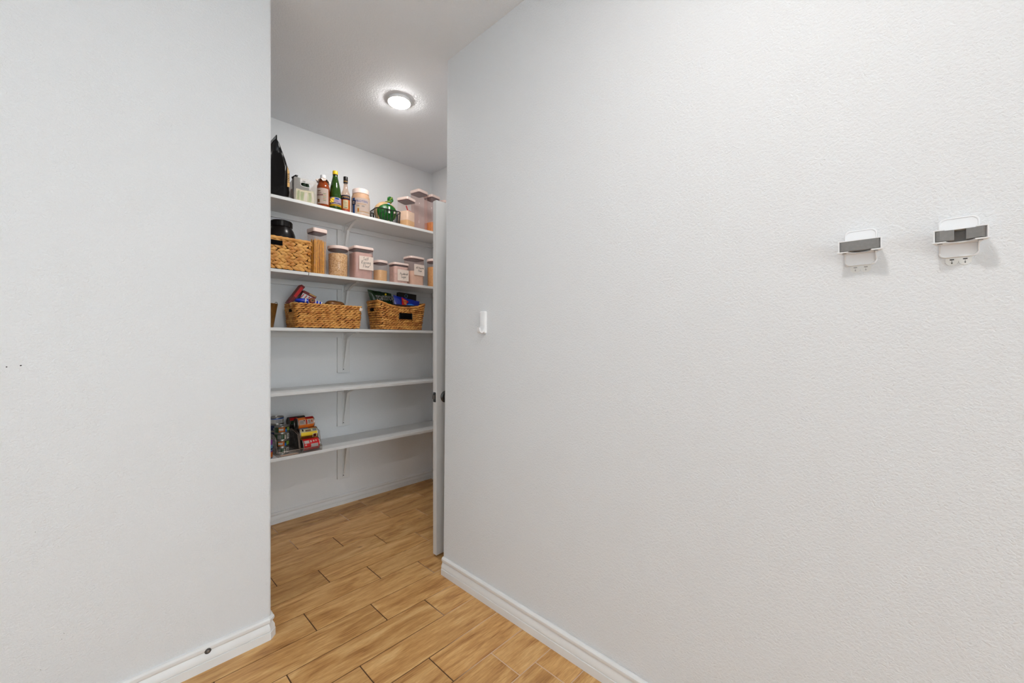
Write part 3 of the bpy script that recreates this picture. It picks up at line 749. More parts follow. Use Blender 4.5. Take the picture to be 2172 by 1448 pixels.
for j in range(3):
    r_ = (.02, .015, .008)[j]
    obj('swirl_print', cyl_patch(R+.0008+.0004*j, -.42-r_*8*.75+.1, -.42+r_*8*.75+.1, .04-r_, .04+r_, 8), ('cream', 'gold', 'orange')[j], tb, 50)
obj('label_stripe', cyl_patch(R+.0008, -.3, 1.2, .03, .034, 10), 'gold', tb, 50)

# bread bag with green wrapper in a black wire basket
kx, ky = xat(817, 2.85), 2.85
wb_ = thing('wire_basket', 'small black wire basket with open bars on the top shelf', 'basket', (kx, ky, Z1), -.12)
hw, hd, hh = .092, .078, .092
def brim(z, s=1): return [Vector((x*s, y*s, z)) for x, y, _ in rrect(hw, hd, .03, 0, 5)]
obj('rim_wire', tube(B(), brim(hh, 1.05), .0038, 6, True), 'wire', wb_, 40)
obj('base_wire', tube(B(), brim(.004), .0028, 6, True), 'wire', wb_, 40)
P0, P1 = brim(.004), brim(hh, 1.05)
for i in range(len(P0)):
    if i % 2 == 0: obj('upright_wire', tube(B(), [P0[i], (P0[i]+P1[i])/2, P1[i]], .0024, 6), 'wire', wb_, 40)
for s in (-1, 1):
    for u in (-.058, -.036, -.014, .008, .03, .055):
        obj('upright_wire', tube(B(), [(u, s*hd, .004), (u*1.03, s*hd*1.05, hh)], .0024, 6), 'wire', wb_, 40)
    for u in (-.045, -.02, .005, .03, .05):
        obj('upright_wire', tube(B(), [(s*hw, u, .004), (s*hw*1.05, u*1.03, hh)], .0024, 6), 'wire', wb_, 40)
for u in (-.05, -.025, 0, .025, .05): obj('floor_wire', tube(B(), [(u, -hd, .004), (u, hd, .004)], .0015, 6), 'wire', wb_, 40)
bd_ = thing('bread_bag', 'bag of round bread with bright green wrapper in the wire basket', 'bread', (kx, ky, Z1+.008), -.1)
def blob(bm, rxx, ryy, rzz, c, n=24, m=12, noise=.04, seed=1, lo=-1):
    rn = random.Random(seed); ph = [rn.uniform(0, 6) for _ in range(6)]; rings = []
    for j in range(m+1):
        th = -PI/2+PI*j/m; rr = []
        for i in range(n):
            a = 2*PI*i/n
            k = 1+noise*(math.sin(3*a+ph[0]+th*2)+math.sin(5*a+ph[1]-th*3)*.6+math.sin(7*th+ph[2])*.4)
            rr.append((c[0]+rxx*math.cos(th)*math.cos(a)*k, c[1]+ryy*math.cos(th)*math.sin(a)*k, c[2]+rzz*max(math.sin(th), lo)*k))
        rings.append(rr)
    return loft(bm, rings)
obj('loaf', blob(B(), .086, .071, .078, (0, 0, .084), noise=.015), 'bread', bd_, 60)
# green wrapper: a shell over the lower front of the loaf
bm = B(); rows = []
for j in range(9):
    th = -1.2+1.9*j/8; row = []
    for i in range(17):
        a = -PI/2-1.12*(1-.12*j/8)+2*1.12*(1-.12*j/8)*i/16; lim = 1.02+.008*math.sin(i*2.1+j)
        thh = min(th, .62-.55*(abs(i-8)/8)**2.2+.05)
        row.append((.0875*lim*math.cos(thh)*math.cos(a), .0725*lim*math.cos(thh)*math.sin(a), .084+.079*math.sin(thh)))
    rows.append([bm.verts.new(p) for p in row])
for a, b in zip(rows, rows[1:]):
    for i in range(16): bm.faces.new((a[i], a[i+1], b[i+1], b[i]))
obj('green_wrapper', bm, 'greenb', bd_, 60)
bm = B(); loft(bm, [[(.012*k*math.cos(2*PI*i/12)+dx, .012*k*math.sin(2*PI*i/12), z) for i in range(12)] for k, z, dx in ((2.6, .162, .02), (1.0, .175, .026), (.8, .182, .03), (1.5, .192, .036), (1.8, .205, .04))])
obj('twisted_neck', bm, 'lgreen', bd_, 50)
bm = B(); tube(bm, [(.036+.016*math.cos(a), -.012+.006*math.sin(a*2), .186+.016*math.sin(a)) for a in [2*PI*i/14 for i in range(14)]], .008, 8, True)
obj('green_tie', bm, 'greenb', bd_, 60)
patch(.02, .012, 'lblue', bd_, (.0, -.066, .133), (-.55, 0, 0)); patch(.022, .014, 'paper', bd_, (.045, -.066, .075), (0, -.5, .5)); patch(.012, .05, 'paperw', bd_, (.0, -.076, .085), (0, 0, 0))

# ------------------------------------------------------------------ clear food containers
def container(px, Y, zs, hw, hd, h, rz, label, fill=None, fh=0, clear='clear', paper=None, rad=.022, rnd_=False, lid=.022, group=None, fill2=None):
    t = thing('food_container', label, 'container', (xat(px, Y), Y, zs), rz, group)
    def sec(a, z): return (hw*a, hd*a, (min(hw, hd)*.999 if rnd_ else rad)*a, z)
    k = 9 if rnd_ else 5
    obj('body', rloft([sec(.90, .0), sec(.94, .004), sec(.96, h*.5), sec(.985, h-lid-.004)], k, True, False), clear, t, 40)
    obj('gasket', rloft([sec(.95, h-lid-.006), sec(.975, h-lid-.004), sec(.975, h-lid), sec(.95, h-lid+.001)], k), 'gasket', t, 40)
    obj('lid', rloft([sec(1.0, h-lid), sec(1.04, h-lid+.002), sec(1.045, h-.005), sec(1.02, h-.001), sec(.96, h)], k), 'lid', t, 40)
    if fill: obj('contents', rloft([sec(.86, .004), sec(.9, .008), sec(.925, fh*.98), sec(.8, fh)], k), fill, t, 40)
    if fill2: obj('contents', rloft([sec(.905, fh), sec(.92, fh+.004), sec(.925, fill2[1]*.97), sec(.6, fill2[1])], k), fill2[0], t, 40)
    return t
STROKES = {   # pen strokes on a unit cell: baseline 0, x-height .55, capitals 1
 'S': (.6, [[(.55, .85), (.35, 1), (.1, .85), (.15, .6), (.45, .42), (.5, .15), (.25, 0), (0, .12)]]),
 'e': (.5, [[(.05, .28), (.42, .34), (.35, .52), (.15, .52), (.03, .3), (.1, .05), (.3, 0), (.45, .1)]]),
 'l': (.25, [[(.15, 1), (.08, .05), (.15, 0)]]), 'f': (.4, [[(.45, .95), (.28, 1), (.18, .8), (.14, 0)], [(0, .52), (.38, .55)]]),
 'R': (.65, [[(.08, 0), (.12, 1), (.45, .95), (.5, .7), (.12, .5), (.58, 0)]]),
 'a': (.5, [[(.42, .5), (.2, .55), (.02, .3), (.12, .02), (.34, .12), (.42, .5), (.4, .05), (.5, 0)]]),
 'i': (.22, [[(.1, .52), (.1, 0)], [(.1, .72), (.13, .76)]]), 's': (.42, [[(.36, .48), (.18, .55), (.06, .42), (.3, .2), (.28, .02), (.0, .04)]]),
 'n': (.5, [[(.05, .54), (.05, 0)], [(.05, .35), (.2, .54), (.36, .48), (.4, 0)]]),
 'g': (.5, [[(.42, .5), (.2, .55), (.03, .3), (.14, .04), (.36, .14), (.42, .5), (.4, -.3), (.2, -.42), (.02, -.3)]]),
 'F': (.55, [[(.1, 0), (.12, 1), (.52, 1)], [(.1, .55), (.42, .56)]]), 'o': (.48, [[(.22, .55), (.03, .3), (.16, 0), (.38, .14), (.36, .45), (.22, .55)]]),
 'u': (.5, [[(.05, .54), (.06, .1), (.22, 0), (.38, .15), (.4, .54), (.42, 0)]]), 'r': (.4, [[(.05, .54), (.06, 0)], [(.06, .35), (.2, .52), (.36, .5)]]),
 'P': (.58, [[(.08, 0), (.12, 1), (.46, .95), (.48, .65), (.12, .5)]]), 'w': (.62, [[(.03, .54), (.14, 0), (.28, .4), (.42, 0), (.55, .54)]]),
 'd': (.5, [[(.4, .5), (.2, .54), (.03, .28), (.14, 0), (.36, .14), (.42, 1), (.42, 0)]]), 'A': (.62, [[(.02, 0), (.28, 1), (.55, 0)], [(.12, .38), (.46, .4)]]),
 'p': (.5, [[(.06, .54), (.04, -.4)], [(.06, .4), (.24, .55), (.4, .4), (.34, .08), (.06, .06)]]), ' ': (.35, [])}
def handwriting(s, size, m, parent, loc, tilt=.06, pen=.0011):
    rn = random.Random(s); W = sum(STROKES[c][0]+.1 for c in s)*size*.8; x = -W/2; bm = B()
    for c in s:
        wd, st = STROKES[c]; dy = rn.uniform(-.05, .05)*size; k = rn.uniform(.92, 1.08)
        for line in st:
            pts = [(x+(px_*k+.12*py_)*size*.8, 0, (py_-.35)*size+dy+(x*tilt)) for px_, py_ in line]
            tube(bm, pts, pen, 5)
        x += (wd+.1)*size*.8
    bmesh.ops.scale(bm, vec=(1, .25, 1), verts=bm.verts)
    return obj('handwriting', bm, m, parent, None, loc)
def paper_label(t, hd, x, z, w_, h, lines, hw, tilt=0):
    y = -hd*.985-.0012
    p = patch(w_, h, 'paper', t, (x, y, z), (0, tilt, 0), 'paper_label')
    for s, dx, dz, size in lines:
        handwriting(s, size*.85, 'ink', p, (dx, -.0006, dz))
    return p
# shelf 1 containers
c = container(862, 2.835, Z1, .052, .052, .235, .36, 'clear container of flour with a red scoop on the top shelf', 'bsugar', .055, 'clear', fill2=('flour', .13), rad=.013)
bm = B(); tube(bm, [(-.04, -.03, .165), (-.015, -.025, .135), (.0, -.02, .128)], [.005, .005, .006], 8); blob(bm, .02, .016, .012, (.01, -.018, .132), 14, 8, 0)
obj('scoop', bm, 'redc', c, 50)
container(889, 2.88, Z1, .052, .052, .345, .2, 'tallest clear container, empty, on the top shelf', None, 0, 'clearp', lid=.024, rad=.013)
container(916, 2.88, Z1, .05, .05, .335, .2, 'tall clear container with amber pasta in its bottom third on the top shelf', 'amberm', .105, 'clearp', lid=.022, rad=.013)
container(942, 2.90, Z1, .05, .05, .328, .15, 'tall clear container mostly hidden by the top of the open door', 'bsugar', .12, 'clearp', lid=.022)

# ================================================================== SHELF 2
def straw_basket(name, label, loc, rz, hw, hd, h, taper, rows, mats, rad, bump_len, bump_h, style, rim=None, prof=None, group=None):
    """woven basket: dark core shell + one braided ring of strands per row"""
    t = thing(name, label, 'basket', loc, rz, group)
    prof = prof or (lambda x: 1.0)
    def path(s, inset=0):
        a = taper+(1-taper)*s
        return [(x, y) for x, y, _ in rrect(hw*a-inset, hd*a-inset, rad, 0, 6)]
    def shell(inset): return [[(x, y, h*s*prof(x/hw)+.002) for x, y in path(s, inset)] for s in (0, .25, .5, .75, .97)]
    bm = B(); loft(bm, shell(.005), True, False); loft(bm, shell(.009), True, False); obj('lining', bm, 'core', t, 40)
    rn = random.Random(len(label))
    for k in range(rows):
        s = (k+.5)/rows; P = path(s); L = []; tot = 0
        for i in range(len(P)):
            a, b = Vector(P[i]), Vector(P[(i+1) % len(P)]); L.append((tot, a, b)); tot += (b-a).length
        n = max(8, int(tot/bump_len)); bm = B()
        for j in range(n):
            d = (j+.5*(k % 2)+rn.uniform(-.12, .12)) % n*tot/n
            for q in range(len(L)-1, -1, -1):
                if L[q][0] <= d: break
            a, b = L[q][1], L[q][2]; tg = (b-a).normalized(); pt = a+tg*(d-L[q][0]); nm = Vector((tg.y, -tg.x, 0))
            tg = tg.to_3d()
            zz = h*s*prof(pt.x/hw)+.002
            slope = {'chevron': .38 if k % 2 else -.38, 'twist': .28+rn.uniform(-.1, .1)}[style]
            rh = h/rows*bump_h*rn.uniform(.9, 1.1)
            u = (tg+Vector((0, 0, slope))).normalized(); v = nm.cross(u)
            ctr = Vector((pt.x, pt.y, zz))+nm*rn.uniform(-.001, .0015)
            le = tot/n*.72*rn.uniform(.9, 1.12); rings = []
            for e, w_ in ((-1, .12), (-.55, .8), (0, 1), (.55, .8), (1, .12)):
                rings.append([ctr+u*(le*e)+(nm*.0078*w_*math.cos(g*PI/3)+v*rh*.5*w_*math.sin(g*PI/3)) for g in range(6)])
            loft(bm, rings)
        obj('woven_row', bm, mats[k % len(mats)], t, 60)
    if rim:                                             # wrapped rim band
        P = path(1.0); bm = B(); pts = []
        for i in range(len(P)):
            a, b = Vector(P[i]), Vector(P[(i+1) % len(P)]); m = max(1, int((b-a).length/.012))
            for j in range(m): q = a+(b-a)*j/m; pts.append((q.x, q.y, h*prof(q.x/hw)))
        rr = [rim*(.88+.24*(i % 3)/2+.08*rn.random()) for i in range(len(pts))]
        tube(bm, pts, rr, 8, True); obj('rim', bm, mats[0], t, 40)
    return t
b2r = xat(660, 2.765)
sb = straw_basket('woven_basket', 'straight sided braided straw basket holding a black tub', (b2r-.184, 2.765+.125, Z2+.004), 0, .18, .122, .19, .985, 9, ['straw'], .012, .034, 1.1, 'chevron', rim=.011)
obj('handle_slot', box(B(), (xat(588, 2.765)-(b2r-.18), -.1235, .158), (.066, .016, .030), .003), 'slate', sb, 30)  # dark block painted in for the shade inside the handle opening
# black tub inside it
bt = thing('supplement_tub', 'black round tub with ribbed screw lid standing in the straw basket', 'tub', (xat(597, 2.90), 2.90, Z2+.008))
R = .082
obj('tub', lathe([(R*.9, 0), (R, .01), (R, .2), (R*.97, .235), (R*.86, .262), (R*.74, .278), (R*.7, .285)], 40), 'blackpl', bt, 60)
bm = lathe([(R*.72, .282), (R*.76, .285), (R*.76, .318), (R*.72, .323), (.001, .324)], 40, True, False)
for i in range(40):
    a = 2*PI*i/40; box(bm, (R*.765*math.cos(a), R*.765*math.sin(a), .301), (.0025, .0035, .03), rot=Matrix.Rotation(a, 3, 'Z'))
obj('lid', bm, 'blackpl', bt, 30)
tag(obj('snack_card', box(B(), (0, 0, 0), (.1, .004, .05), .001, rot=Matrix.Rotation(.06, 3, 'Y')), 'gold', None, None, (xat(615, 2.80), 2.80, Z2+.183)), 'thin yellow card standing at the rim of the straw basket', 'card')

# pasta
c = container(672.5, 2.828, Z2, .047, .047, .305, .13, 'tall square clear container full of spaghetti', None, 0, 'clear', lid=.026, rad=.012)
bm = B(); rn = random.Random(5)
for i in range(150):
    x, y = rn.uniform(-.038, .038), rn.uniform(-.038, .038); l = rn.uniform(.215, .238)
    sx_, sy_ = rn.uniform(-.006, .012), rn.uniform(-.006, .006)
    tube(bm, [(x, y, .006), (max(-.041, min(.041, x+sx_)), max(-.041, min(.041, y+sy_)), l)], .0016, 4)
sp_ = obj('spaghetti', bm, 'spag', c, None); sp_['kind'] = 'stuff'
c = container(717, 2.84, Z2, .066, .066, .213, 0, 'round clear container of granola beside the spaghetti', 'granola', .163, 'clear', rnd_=True, lid=.022)
c = container(765.5, 2.83, Z2, .073, .06, .233, 0, 'large clear container with handwritten self raising flour label', 'dustflour', .19, 'clearp', lid=.020)
paper_label(c, .06, .012, .116, .106, .096, [('Self', -.004, .027, .028), ('Raising', -.002, .002, .029), ('Flour', .0, -.024, .028)], .073)
c = container(806.5, 2.825, Z2, .046, .046, .158, .25, 'small clear container of brown sugar between two labelled containers', 'bsugar', .085, 'clear', rad=.03, lid=.019)
c = container(845.5, 2.82, Z2, .066, .05, .158, 0, 'low clear container with handwritten powdered sugar label', 'psugar', .13, 'clearp', lid=.017)
paper_label(c, .05, .010, .063, .096, .086, [('Powdered', .006, .010, .0205), ('Sugar', .004, -.013, .022)], .066)
c = container(878, 2.865, Z2, .072, .058, .236, .06, 'clear container with handwritten all purpose flour label', 'flour', .12, 'clearp', lid=.018, rad=.03)
paper_label(c, .058, .010, .13, .1, .088, [('All Purpose', .006, .016, .019), ('Flour', .008, -.008, .021)], .072)
c = container(921, 2.86, Z2, .06, .06, .245, 0, 'round clear container of oats half hidden by the open door', 'oats', .178, 'clear', rnd_=True, lid=.022)

# ================================================================== SHELF 3
# bronze bucket
bk = thing('metal_bucket', 'bronze tapered bucket with a small wire handle on the snack shelf', 'bucket', (.715, 2.85, Z3))
obj('bucket', loft(B(), [ring(r_, z, 36) for r_, z in ((.070, 0), (.073, .006), (.095, .142), (.098, .146), (.095, .149), (.090, .146), (.069, .006))], True, True), 'brass', bk, 40)
obj('handle', tube(B(), [(.088, -.03, .146), (.089, -.02, .158), (.090, 0, .163), (.089, .02, .158), (.088, .03, .146)], .0018, 6), 'wire', bk, 40)
# long basket
LBX, LBW = (xat(626, 2.775)+xat(768, 2.775))/2, (xat(768, 2.775)-xat(626, 2.775))/2
lb_ = straw_basket('woven_basket', 'long low straw basket piled with boxes and wrapped snacks', (LBX, 2.775+.104, Z3+.004), 0, LBW, .101, .158, .94, 12, ['straw', 'strawd', 'straw'], .02, .027, 1.14, 'twist')
obj('handle_slot', box(B(), (-LBW*.985, -.02, .112), (.014, .05, .02), .003), 'slate', lb_, 30)  # no real opening: dark block stands for the shade in it
tag(obj('price_tag', box(B(), (0, 0, 0), (.02, .002, .022), .0005, rot=Matrix.Rotation(.4, 3, 'Y')), 'paper', None, None, (LBX+LBW-.012, 2.768, Z3+.14)), 'small pale tag hanging at the corner of the long straw basket', 'tag')
def flat_box(name, label, cat, c, s, m, rot, extra=None):
    t = thing(name, label, cat, c); t.rotation_euler = rot
    obj('carton', box(B(), (0, 0, 0), s, .0015, seg=1), m, t, None)
    if extra: extra(t, s)
    return t
# tall dark red carton leaning out of the basket
def at3(px, py, Y): return at_y(px, py, Y)
p = at3(626, 625, 2.90)
flat_box('snack_box', 'narrow dark red carton leaning out of the long straw basket', 'box', p, (.026, .06, .15), 'maroon', (0, .6, 0), lambda t, s: patch(.018, .08, 'redc', t, (0, -s[1]/2-.0006, .02)))
def pb(t, s):
    patch(s[0]*.98, s[2]*.6, 'paperw', t, (0, -s[1]/2-.0006, -.008))
    for k in range(3): patch(.006, s[2]*.5, 'redc', t, (-s[0]*.42+.02*k, -s[1]/2-.0012, -.008), (0, .25, 0))
    patch(s[0]*.5, .008, 'gold', t, (s[0]*.2, -s[1]/2-.0012, s[2]*.4))
p = at3(651, 631, 2.905); flat_box('snack_box', 'white and red carton lying behind the blue striped packet', 'box', p, (.09, .06, .06), 'maroon', (0, .42, 0), pb)
# blue and white striped packet
p = at3(655, 640.5, 2.828)
bp_ = thing('snack_packet', 'blue and white striped packet on top of the long straw basket', 'packet', p); bp_.rotation_euler = (0, .1, 0)
obj('wrapper', blob(B(), .088, .03, .02, (0, 0, 0), 28, 10, .03), 'bluef', bp_, 60)
for k in range(6):
    bm = B(); x = -.03+.021*k; tube(bm, [(x+.006*math.sin(a*.5), -.0315*math.cos(a)*math.sqrt(max(.1, 1-(x/.088)**2)), .0212*math.sin(a)*math.sqrt(max(.1, 1-(x/.088)**2))) for a in [-.4+1.9*i/8 for i in range(9)]], .0036, 6)
    obj('white_stripe', bm, 'paperw', bp_, 50)
p = at3(662.5, 637, 2.785)
rl = thing('candy_roll', 'brown round candy roll lying across the blue striped packet', 'candy', p); rl.rotation_euler = (PI/2-.15, 0, 0)
obj('roll', lathe([(.017, -.045), (.0185, -.043), (.0185, .001), (.017, .003)], 24), 'maroon', rl, 40)
obj('roll_end', lathe([(.0135, .002), (.0135, .0038), (.006, .0045)], 20), 'brown', rl, 40); obj('roll_core', lathe([(.005, .004), (.005, .0058)], 14), 'blackbox', rl, 40)
p = at3(710, 646, 2.86); tag(obj('pastry_pack', blob(B(), .07, .045, .026, (0, 0, 0), 24, 10, .07, 4), 'brown', None, 60, p, (0, .05, 0)), 'brown wrapped pastry at the low end of the long straw basket', 'packet')
p = at3(622, 645, 2.845); tag(obj('pastry_pack', blob(B(), .024, .022, .014, (0, 0, 0), 20, 8, .06, 9), 'gold', None, 60, p, (0, -.1, 0)), 'golden packet at the foot of the dark red carton', 'packet')
# curved basket
x0_, x1_ = xat(783, 2.925), xat(902, 2.79)
CBX, CBW = (x0_+x1_)/2, (x1_-x0_)/2
cb = straw_basket('woven_basket', 'straw basket with a dipping rim and a black name plate', (CBX, 2.775+.105, Z3+.003), 0, CBW, .102, .178, .88, 12, ['strawd', 'straw', 'strawd'], .035, .024, 1.14, 'twist', rim=.007, prof=lambda u: .96+.24*min(1, abs(u))**2)
obj('name_plate', box(B(), (.018, -.1035, .106), (.118, .005, .047), .002), 'slate', cb, 30)
for s in (-1, 1): obj('plate_clip', box(B(), (.018+s*.056, -.1065, .106), (.004, .002, .036)), 'tin', cb, None)
obj('handle_slot', box(B(), (-CBW*.985, 0, .15), (.014, .05, .02), .003), 'slate', cb, 30)  # shade of the side handle hole, painted as a dark block
# chips bag
def pillow(bm, w_, h, d, nx=12, nz=10, seed=2, skew=0):
    rn = random.Random(seed); F = []; K = []
    for j in range(nz+1):
        v = j/nz; rf, rk = [], []
        for i in range(nx+1):
            u = i/nx; e = (max(0, math.sin(PI*u))**.5)*(max(0, math.sin(PI*v))**.6)
            x = (u-.5)*w_*(1-.06*math.sin(PI*v)); z = v*h*(1-.0*u)+skew*(u-.5)
            wv = .004*math.sin(u*19+seed)*(1-e)
            rf.append((x, -d*e*.5+wv, z)); rk.append((x, d*e*.5+wv, z))
        F.append(rf); K.append(rk)
    for G, fl_ in ((F, 0), (K, 1)):
        V = [[bm.verts.new(p) for p in r] for r in G]
        for a, b in zip(V, V[1:]):
            for i in range(nx): bm.faces.new((a[i], a[i+1], b[i+1], b[i]) if not fl_ else (a[i+1], a[i], b[i], b[i+1]))
    bmesh.ops.remove_doubles(bm, verts=bm.verts, dist=2e-4)
    return bm
p = at3(807, 650, 2.88)
ch = thing('chips_bag', 'dark green chips bag with big black lettering in the dipping straw basket', 'bag', (p.x+.056, 2.895, Z3+.08)); ch.rotation_euler = (-.08, -.2, .0)
obj('bag', pillow(B(), .19, .225, .056, seed=2, skew=-.055), 'dgreen', ch, 60)
def sheet(w_, h, m, parent, loc, rot, name='print_panel'): return patch(w_, h, m, parent, loc, rot, name)
lx = .018
text('TOSTITOS', .044, 'paperw', ch, (lx-.004, -.0322, .166), (-.14, .18, 0), bold=.0024, sx=.72, name='lettering_outline')
text('TOSTITOS', .044, 'ink', ch, (lx-.004, -.0336, .166), (-.14, .18, 0), bold=.0008, sx=.72)
obj('lettering_dot', prism(B(), [(.008*math.cos(k*PI/4)+lx+.012, .008*math.sin(k*PI/4)+.195) for k in range(8)], 'y', -.0262, -.0235), 'ylabel', ch, None)
# blue cookie bag
p = at3(862, 640, 2.835)
ck = thing('cookie_bag', 'bright blue cookie bag with red corner in the dipping straw basket', 'bag', (p.x, 2.83, Z3+.108)); ck.rotation_euler = (-.12, .06, 0)
obj('bag', pillow(B(), .235, .15, .055, seed=4, skew=-.02), 'bluef', ck, 60)
bm = B(); prism(bm, [(-.062, .145), (.0, .118), (-.022, .09), (-.058, .075)], 'y', -.0305, -.0285); obj('red_corner', bm, 'redc', ck, None)
for k, z_ in enumerate((.122, .108, .096)): patch(.034-.006*k, .006, 'gold', ck, (-.036+.003*k, -.0312, z_), (0, .25, 0), 'small_print')
bm = B(); prism(bm, [(.06*math.cos(k*PI/12)+.02, .05+.052*math.sin(k*PI/12)) for k in range(24)], 'y', -.0300, -.0288); obj('blue_halo', bm, 'sky', ck, None)
bm = B(); prism(bm, [(.038*math.cos(k*PI/10)+.024, .042+.036*math.sin(k*PI/10)) for k in range(20)], 'y', -.0325, -.0302); obj('cookie_print', bm, 'brown', ck, None)
for k in range(7): obj('chip_print', prism(B(), [(.024+.024*math.cos(k*2.1)*(.4+.1*k)+.005*math.cos(q*PI/3), .044+.02*math.sin(k*2.1)*(.4+.1*k)+.004*math.sin(q*PI/3)) for q in range(6)], 'y', -.0333, -.0324), 'blackbox', ck, None)
# black carton behind
p = at3(865, 635, 2.91)
def bbx(t, s):
    [patch(.007, .022, 'paperw', t, (.022+.014*q, -s[1]/2-.0006, .052), (0, 0, 0)) for q in range(4)]; obj('emblem_ring', tube(B(), [(-.015+.012*math.cos(a_*PI/8), -s[1]/2-.0005, .092+.014*math.sin(a_*PI/8)) for a_ in range(16)], .0014, 5, True), 'lblue', t, None)
    bm = B(); prism(bm, [(-.055, .065), (-.03, .05), (.0, .045), (-.025, .058)], 'y', -s[1]/2-.0008, -s[1]/2); obj('white_swoosh', bm, 'paperw', t, None)
flat_box('snack_box', 'black carton with white print behind the blue cookie bag', 'box', (p.x-.012, 2.915, Z3+.188), (.165, .034, .232), 'blackbox', (-.04, .06, 0), bbx)

# ================================================================== SHELF 5: cans
def can(loc, R, h, band, label, rz=0, lay=False, panels=(), group=None, name='food_can', end='tin'):
    """panels: (a0, a1, z0, z1, material) as fractions of height, angle 0 faces -Y of the can"""
    t = thing(name, label, 'can', loc, 0, group)
    t.rotation_euler = (Matrix.Rotation(rz, 3, 'Z') @ Matrix.Rotation(PI/2, 3, 'Y')).to_euler() if lay else (0, 0, rz)
    dz = -h/2 if lay else 0
    pr = [(R*.93, .001), (R, 0), (R*1.01, .002), (R*.985, .004), (R*.985, h-.004), (R*1.01, h-.002), (R, h), (R*.95, h-.001), (R*.94, h-.004), (.001, h-.0045)]
    obj('can_body', lathe([(r_, z+dz) for r_, z in [(.001, .0045), (R*.94, .004)]+pr], 36, False, False), end, t, 35)
    obj('label', lathe([(R*.99, .006+dz), (R*.992, .007+dz), (R*.992, h-.007+dz), (R*.99, h-.006+dz)], 36, False, False), band, t, 35)
    for q, (a0, a1, z0, z1, m) in enumerate(panels):
        if lay: a0, a1 = 1.35-a1, 1.35-a0
        obj('print_panel', cyl_patch(R*.992+.0007+.00045*q, a0, a1, z0*h+dz, z1*h+dz, 8), m, t, 40)
    return t
# clear organisers
def organiser(x, y0, w_, d, h, label):
    t = thing('can_organizer', label, 'organizer', (x, y0, Z5))
    for s in (-1, 1):
        poly = [(0, .0), (d, 0), (d, h), (.1, h), (.046, h-.012), (.022, .034), (0, .03)]
        sd = obj('side_wall', prism(B(), poly, 'x', s*w_/2-.0012, s*w_/2+.0012), 'acrylic', t, None)
        e = [(s*w_/2, y, z) for y, z in poly[2:]]
        obj('edge', tube(B(), e, .0014, 6), 'acredge', sd, 40)
    ft = obj('front_lip', box(B(), (0, .0005, .015), (w_, .0022, .03)), 'acrylic', t, None)
    obj('edge', tube(B(), [(-w_/2, 0, .030), (w_/2, 0, .030)], .0014, 6), 'acredge', ft, 40)
    obj('rear_wall', box(B(), (0, d, h/2), (w_, .0022, h)), 'acrylic', t, None)
    obj('tray_floor', box(B(), (0, d/2, .0012), (w_, d, .0022)), 'acrylic', t, None)
    return t
ox = (xat(638, 2.765)+xat(683, 2.765))/2
organiser(ox, 2.758, .128, .285, .131, 'clear acrylic can organizer holding cans stacked on their sides')
ox2 = ox-.134
organiser(ox2, 2.758, .128, .285, .125, 'clear acrylic can organizer holding the stack of flat cans')
# cans lying on their sides in a pyramid
R = .0375; dy = R*2+.001; dzr = R*1.74; y0 = 2.758+R+.006; z0 = Z5+R+.003
lie = dict(lay=True)
can((ox+.002, y0, z0), R, .108, 'redc', 'red labelled can lying at the front of the clear organizer', rz=.03, lay=True,
    panels=[(1.75, 2.3, .08, .36, 'paperw'), (1.85, 2.25, .42, .5, 'paperw'), (1.0, 1.62, .44, .86, 'paperw'), (1.4, 1.62, .1, .2, 'paper'), (1.9, 2.2, .58, .66, 'paper'), (1.9, 2.2, .72, .78, 'paper')])
can((ox+.0, y0+dy/2, z0+dzr), R, .112, 'ylabel', 'yellow labelled can lying between the red can and the orange can', rz=-.02, lay=True,
    panels=[(1.75, 2.5, .04, .95, 'cream'), (2.5, 2.9, .04, .5, 'lblue'), (2.5, 2.9, .5, .95, 'orange'), (1.9, 2.3, .7, .92, 'greyink'), (.6, 1.15, .06, .8, 'brown'), (.75, 1.45, .68, .92, 'cream'), (.85, 1.35, .72, .88, 'maroon'), (1.95, 2.35, .12, .2, 'ink'), (1.9, 2.15, .3, .6, 'brown')])
can((ox-.006, y0+dy, z0+2*dzr), R, .108, 'orange', 'orange labelled can lying on top of the pile in the organizer', rz=.05, lay=True,
    panels=[(1.2, 2.1, .08, .46, 'paper'), (1.2, 2.1, .54, .92, 'paper'), (2.2, 2.8, .48, .95, 'redc'), (1.3, 2.0, .47, .53, 'redc'), (1.5, 1.9, .78, .84, 'orange'), (1.8, 2.0, .34, .4, 'maroon'),
            (1.4, 1.9, .13, .16, 'greyink'), (1.4, 1.9, .2, .23, 'greyink'), (1.4, 1.9, .27, .3, 'greyink'), (1.4, 1.9, .6, .63, 'greyink'), (1.4, 1.9, .67, .7, 'greyink')])
G3 = 'dark cans behind the front cans of the organizer'
for yy, zz, wh in ((y0+dy, z0, 'directly behind the red can'), (y0+2*dy, z0, 'at the rear end of the bottom row'), (y0+1.5*dy, z0+dzr, 'directly behind the yellow can'), (y0+2.48*dy, z0+dzr, 'at the rear end of the middle row')):
    can((ox, yy, zz), R, .108, 'navy', 'dark blue can lying '+wh, rz=0, lay=True, group=G3)
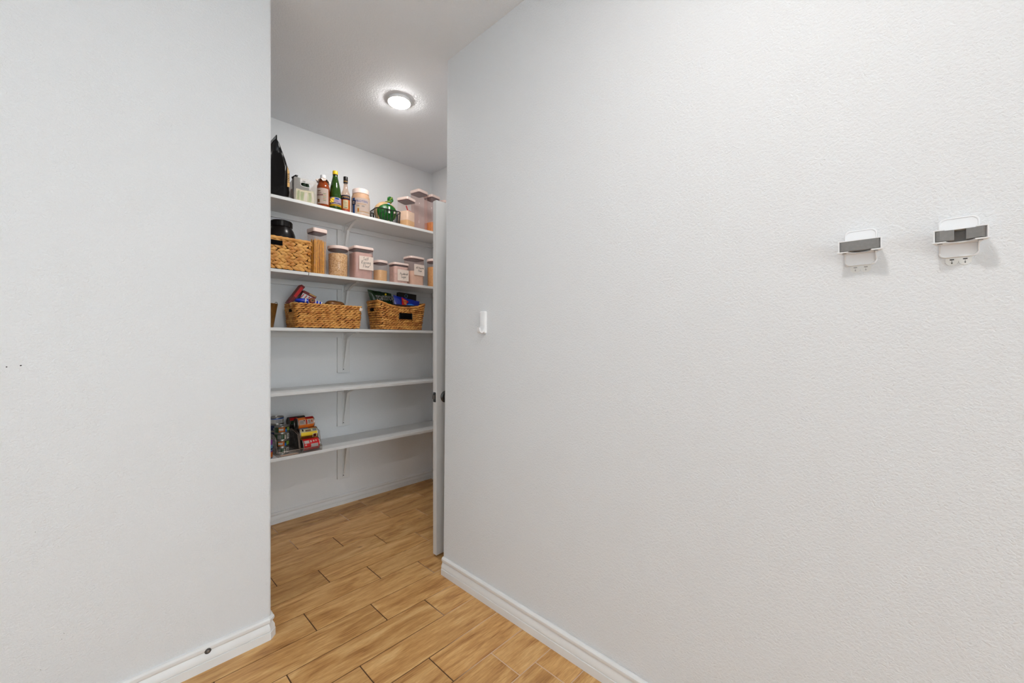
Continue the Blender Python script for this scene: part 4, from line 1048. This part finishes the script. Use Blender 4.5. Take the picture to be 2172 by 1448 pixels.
can((ox-.032, y0+2*dy, z0+2*dzr), R, .1, 'blackbox', 'black ended can lying behind the orange can on top of the pile', lay=True, end='tind', panels=[(1.2, 1.8, .02, .4, 'dgreen'), (1.8, 2.4, .02, .5, 'redc')])
# flat cans stacked upright
sx0, sy0 = xat(595.5, 2.853)+.0055, 2.853
R = .041; h = .0435
for k in range(4):
    alt = k % 2
    pn = [(-.75, .15, .2, .85, 'orange'), (-.7, -.1, .4, .7, 'paperw'), (.15, .4, .2, .6, 'sky'), (.42, 1.0, .3, .8, 'lgreen')] if alt else [(-.9, -.35, .2, .8, 'greyink'), (.1, .3, .15, .8, 'paper'), (.42, 1.0, .15, .9, 'paperw'), (.5, .92, .3, .78, 'barcode')]
    lab = ['bottom', 'second', 'third', 'top'][k]
    can((sx0, sy0, Z5+.0025+k*(h+.0006)), R, h, 'darkgreen2', f'flat dark green can, {["bottom", "second from bottom", "third from bottom", "topmost"][k]} of the stack beside the organizer pile', rz=-.1+.05*k, panels=pn, group='stack of flat green cans')
G4 = 'flat cans stacked behind the green stack'
for k in range(5):
    sxx = xat(586, 2.946)+.003
    can((sxx, 2.946, Z5+.0025+k*(h+.0006)), R, h, 'blue' if k == 4 else 'navy', 'flat can with blue rim and white barcode label on the rear stack' if k == 4 else f'flat dark blue can, {["bottom", "second from bottom", "third from bottom", "fourth from bottom"][k]} of the stack topped by the barcode can',
        rz=.2, group=G4, panels=[(-1.5, 1.5, .14, .74, 'paperw'), (.35, .8, .2, .68, 'barcode'), (-.6, .2, .25, .3, 'greyink'), (-.6, .2, .4, .45, 'greyink'), (-.6, .2, .55, .6, 'greyink')] if k == 4 else [(-1, 1, .2, .5, 'greyink')])
can((xat(566, 2.80)-.012, 2.80, Z5+.002), .042, .118, 'purple', 'purple and orange labelled can at the wall end of the can shelf', panels=[(-1.2, 1.3, .06, .32, 'orange'), (.3, 1.2, .4, .7, 'lblue'), (.5, 1.1, .45, .52, 'navy')])
tag(obj('shelf_card', box(B(), (0, 0, 0), (.1, .03, .0008)), 'wood', None, None, (ox2+.005, 2.775, Z5+.0031)), 'pale pink card lying on the floor of the flat can organizer', 'card')
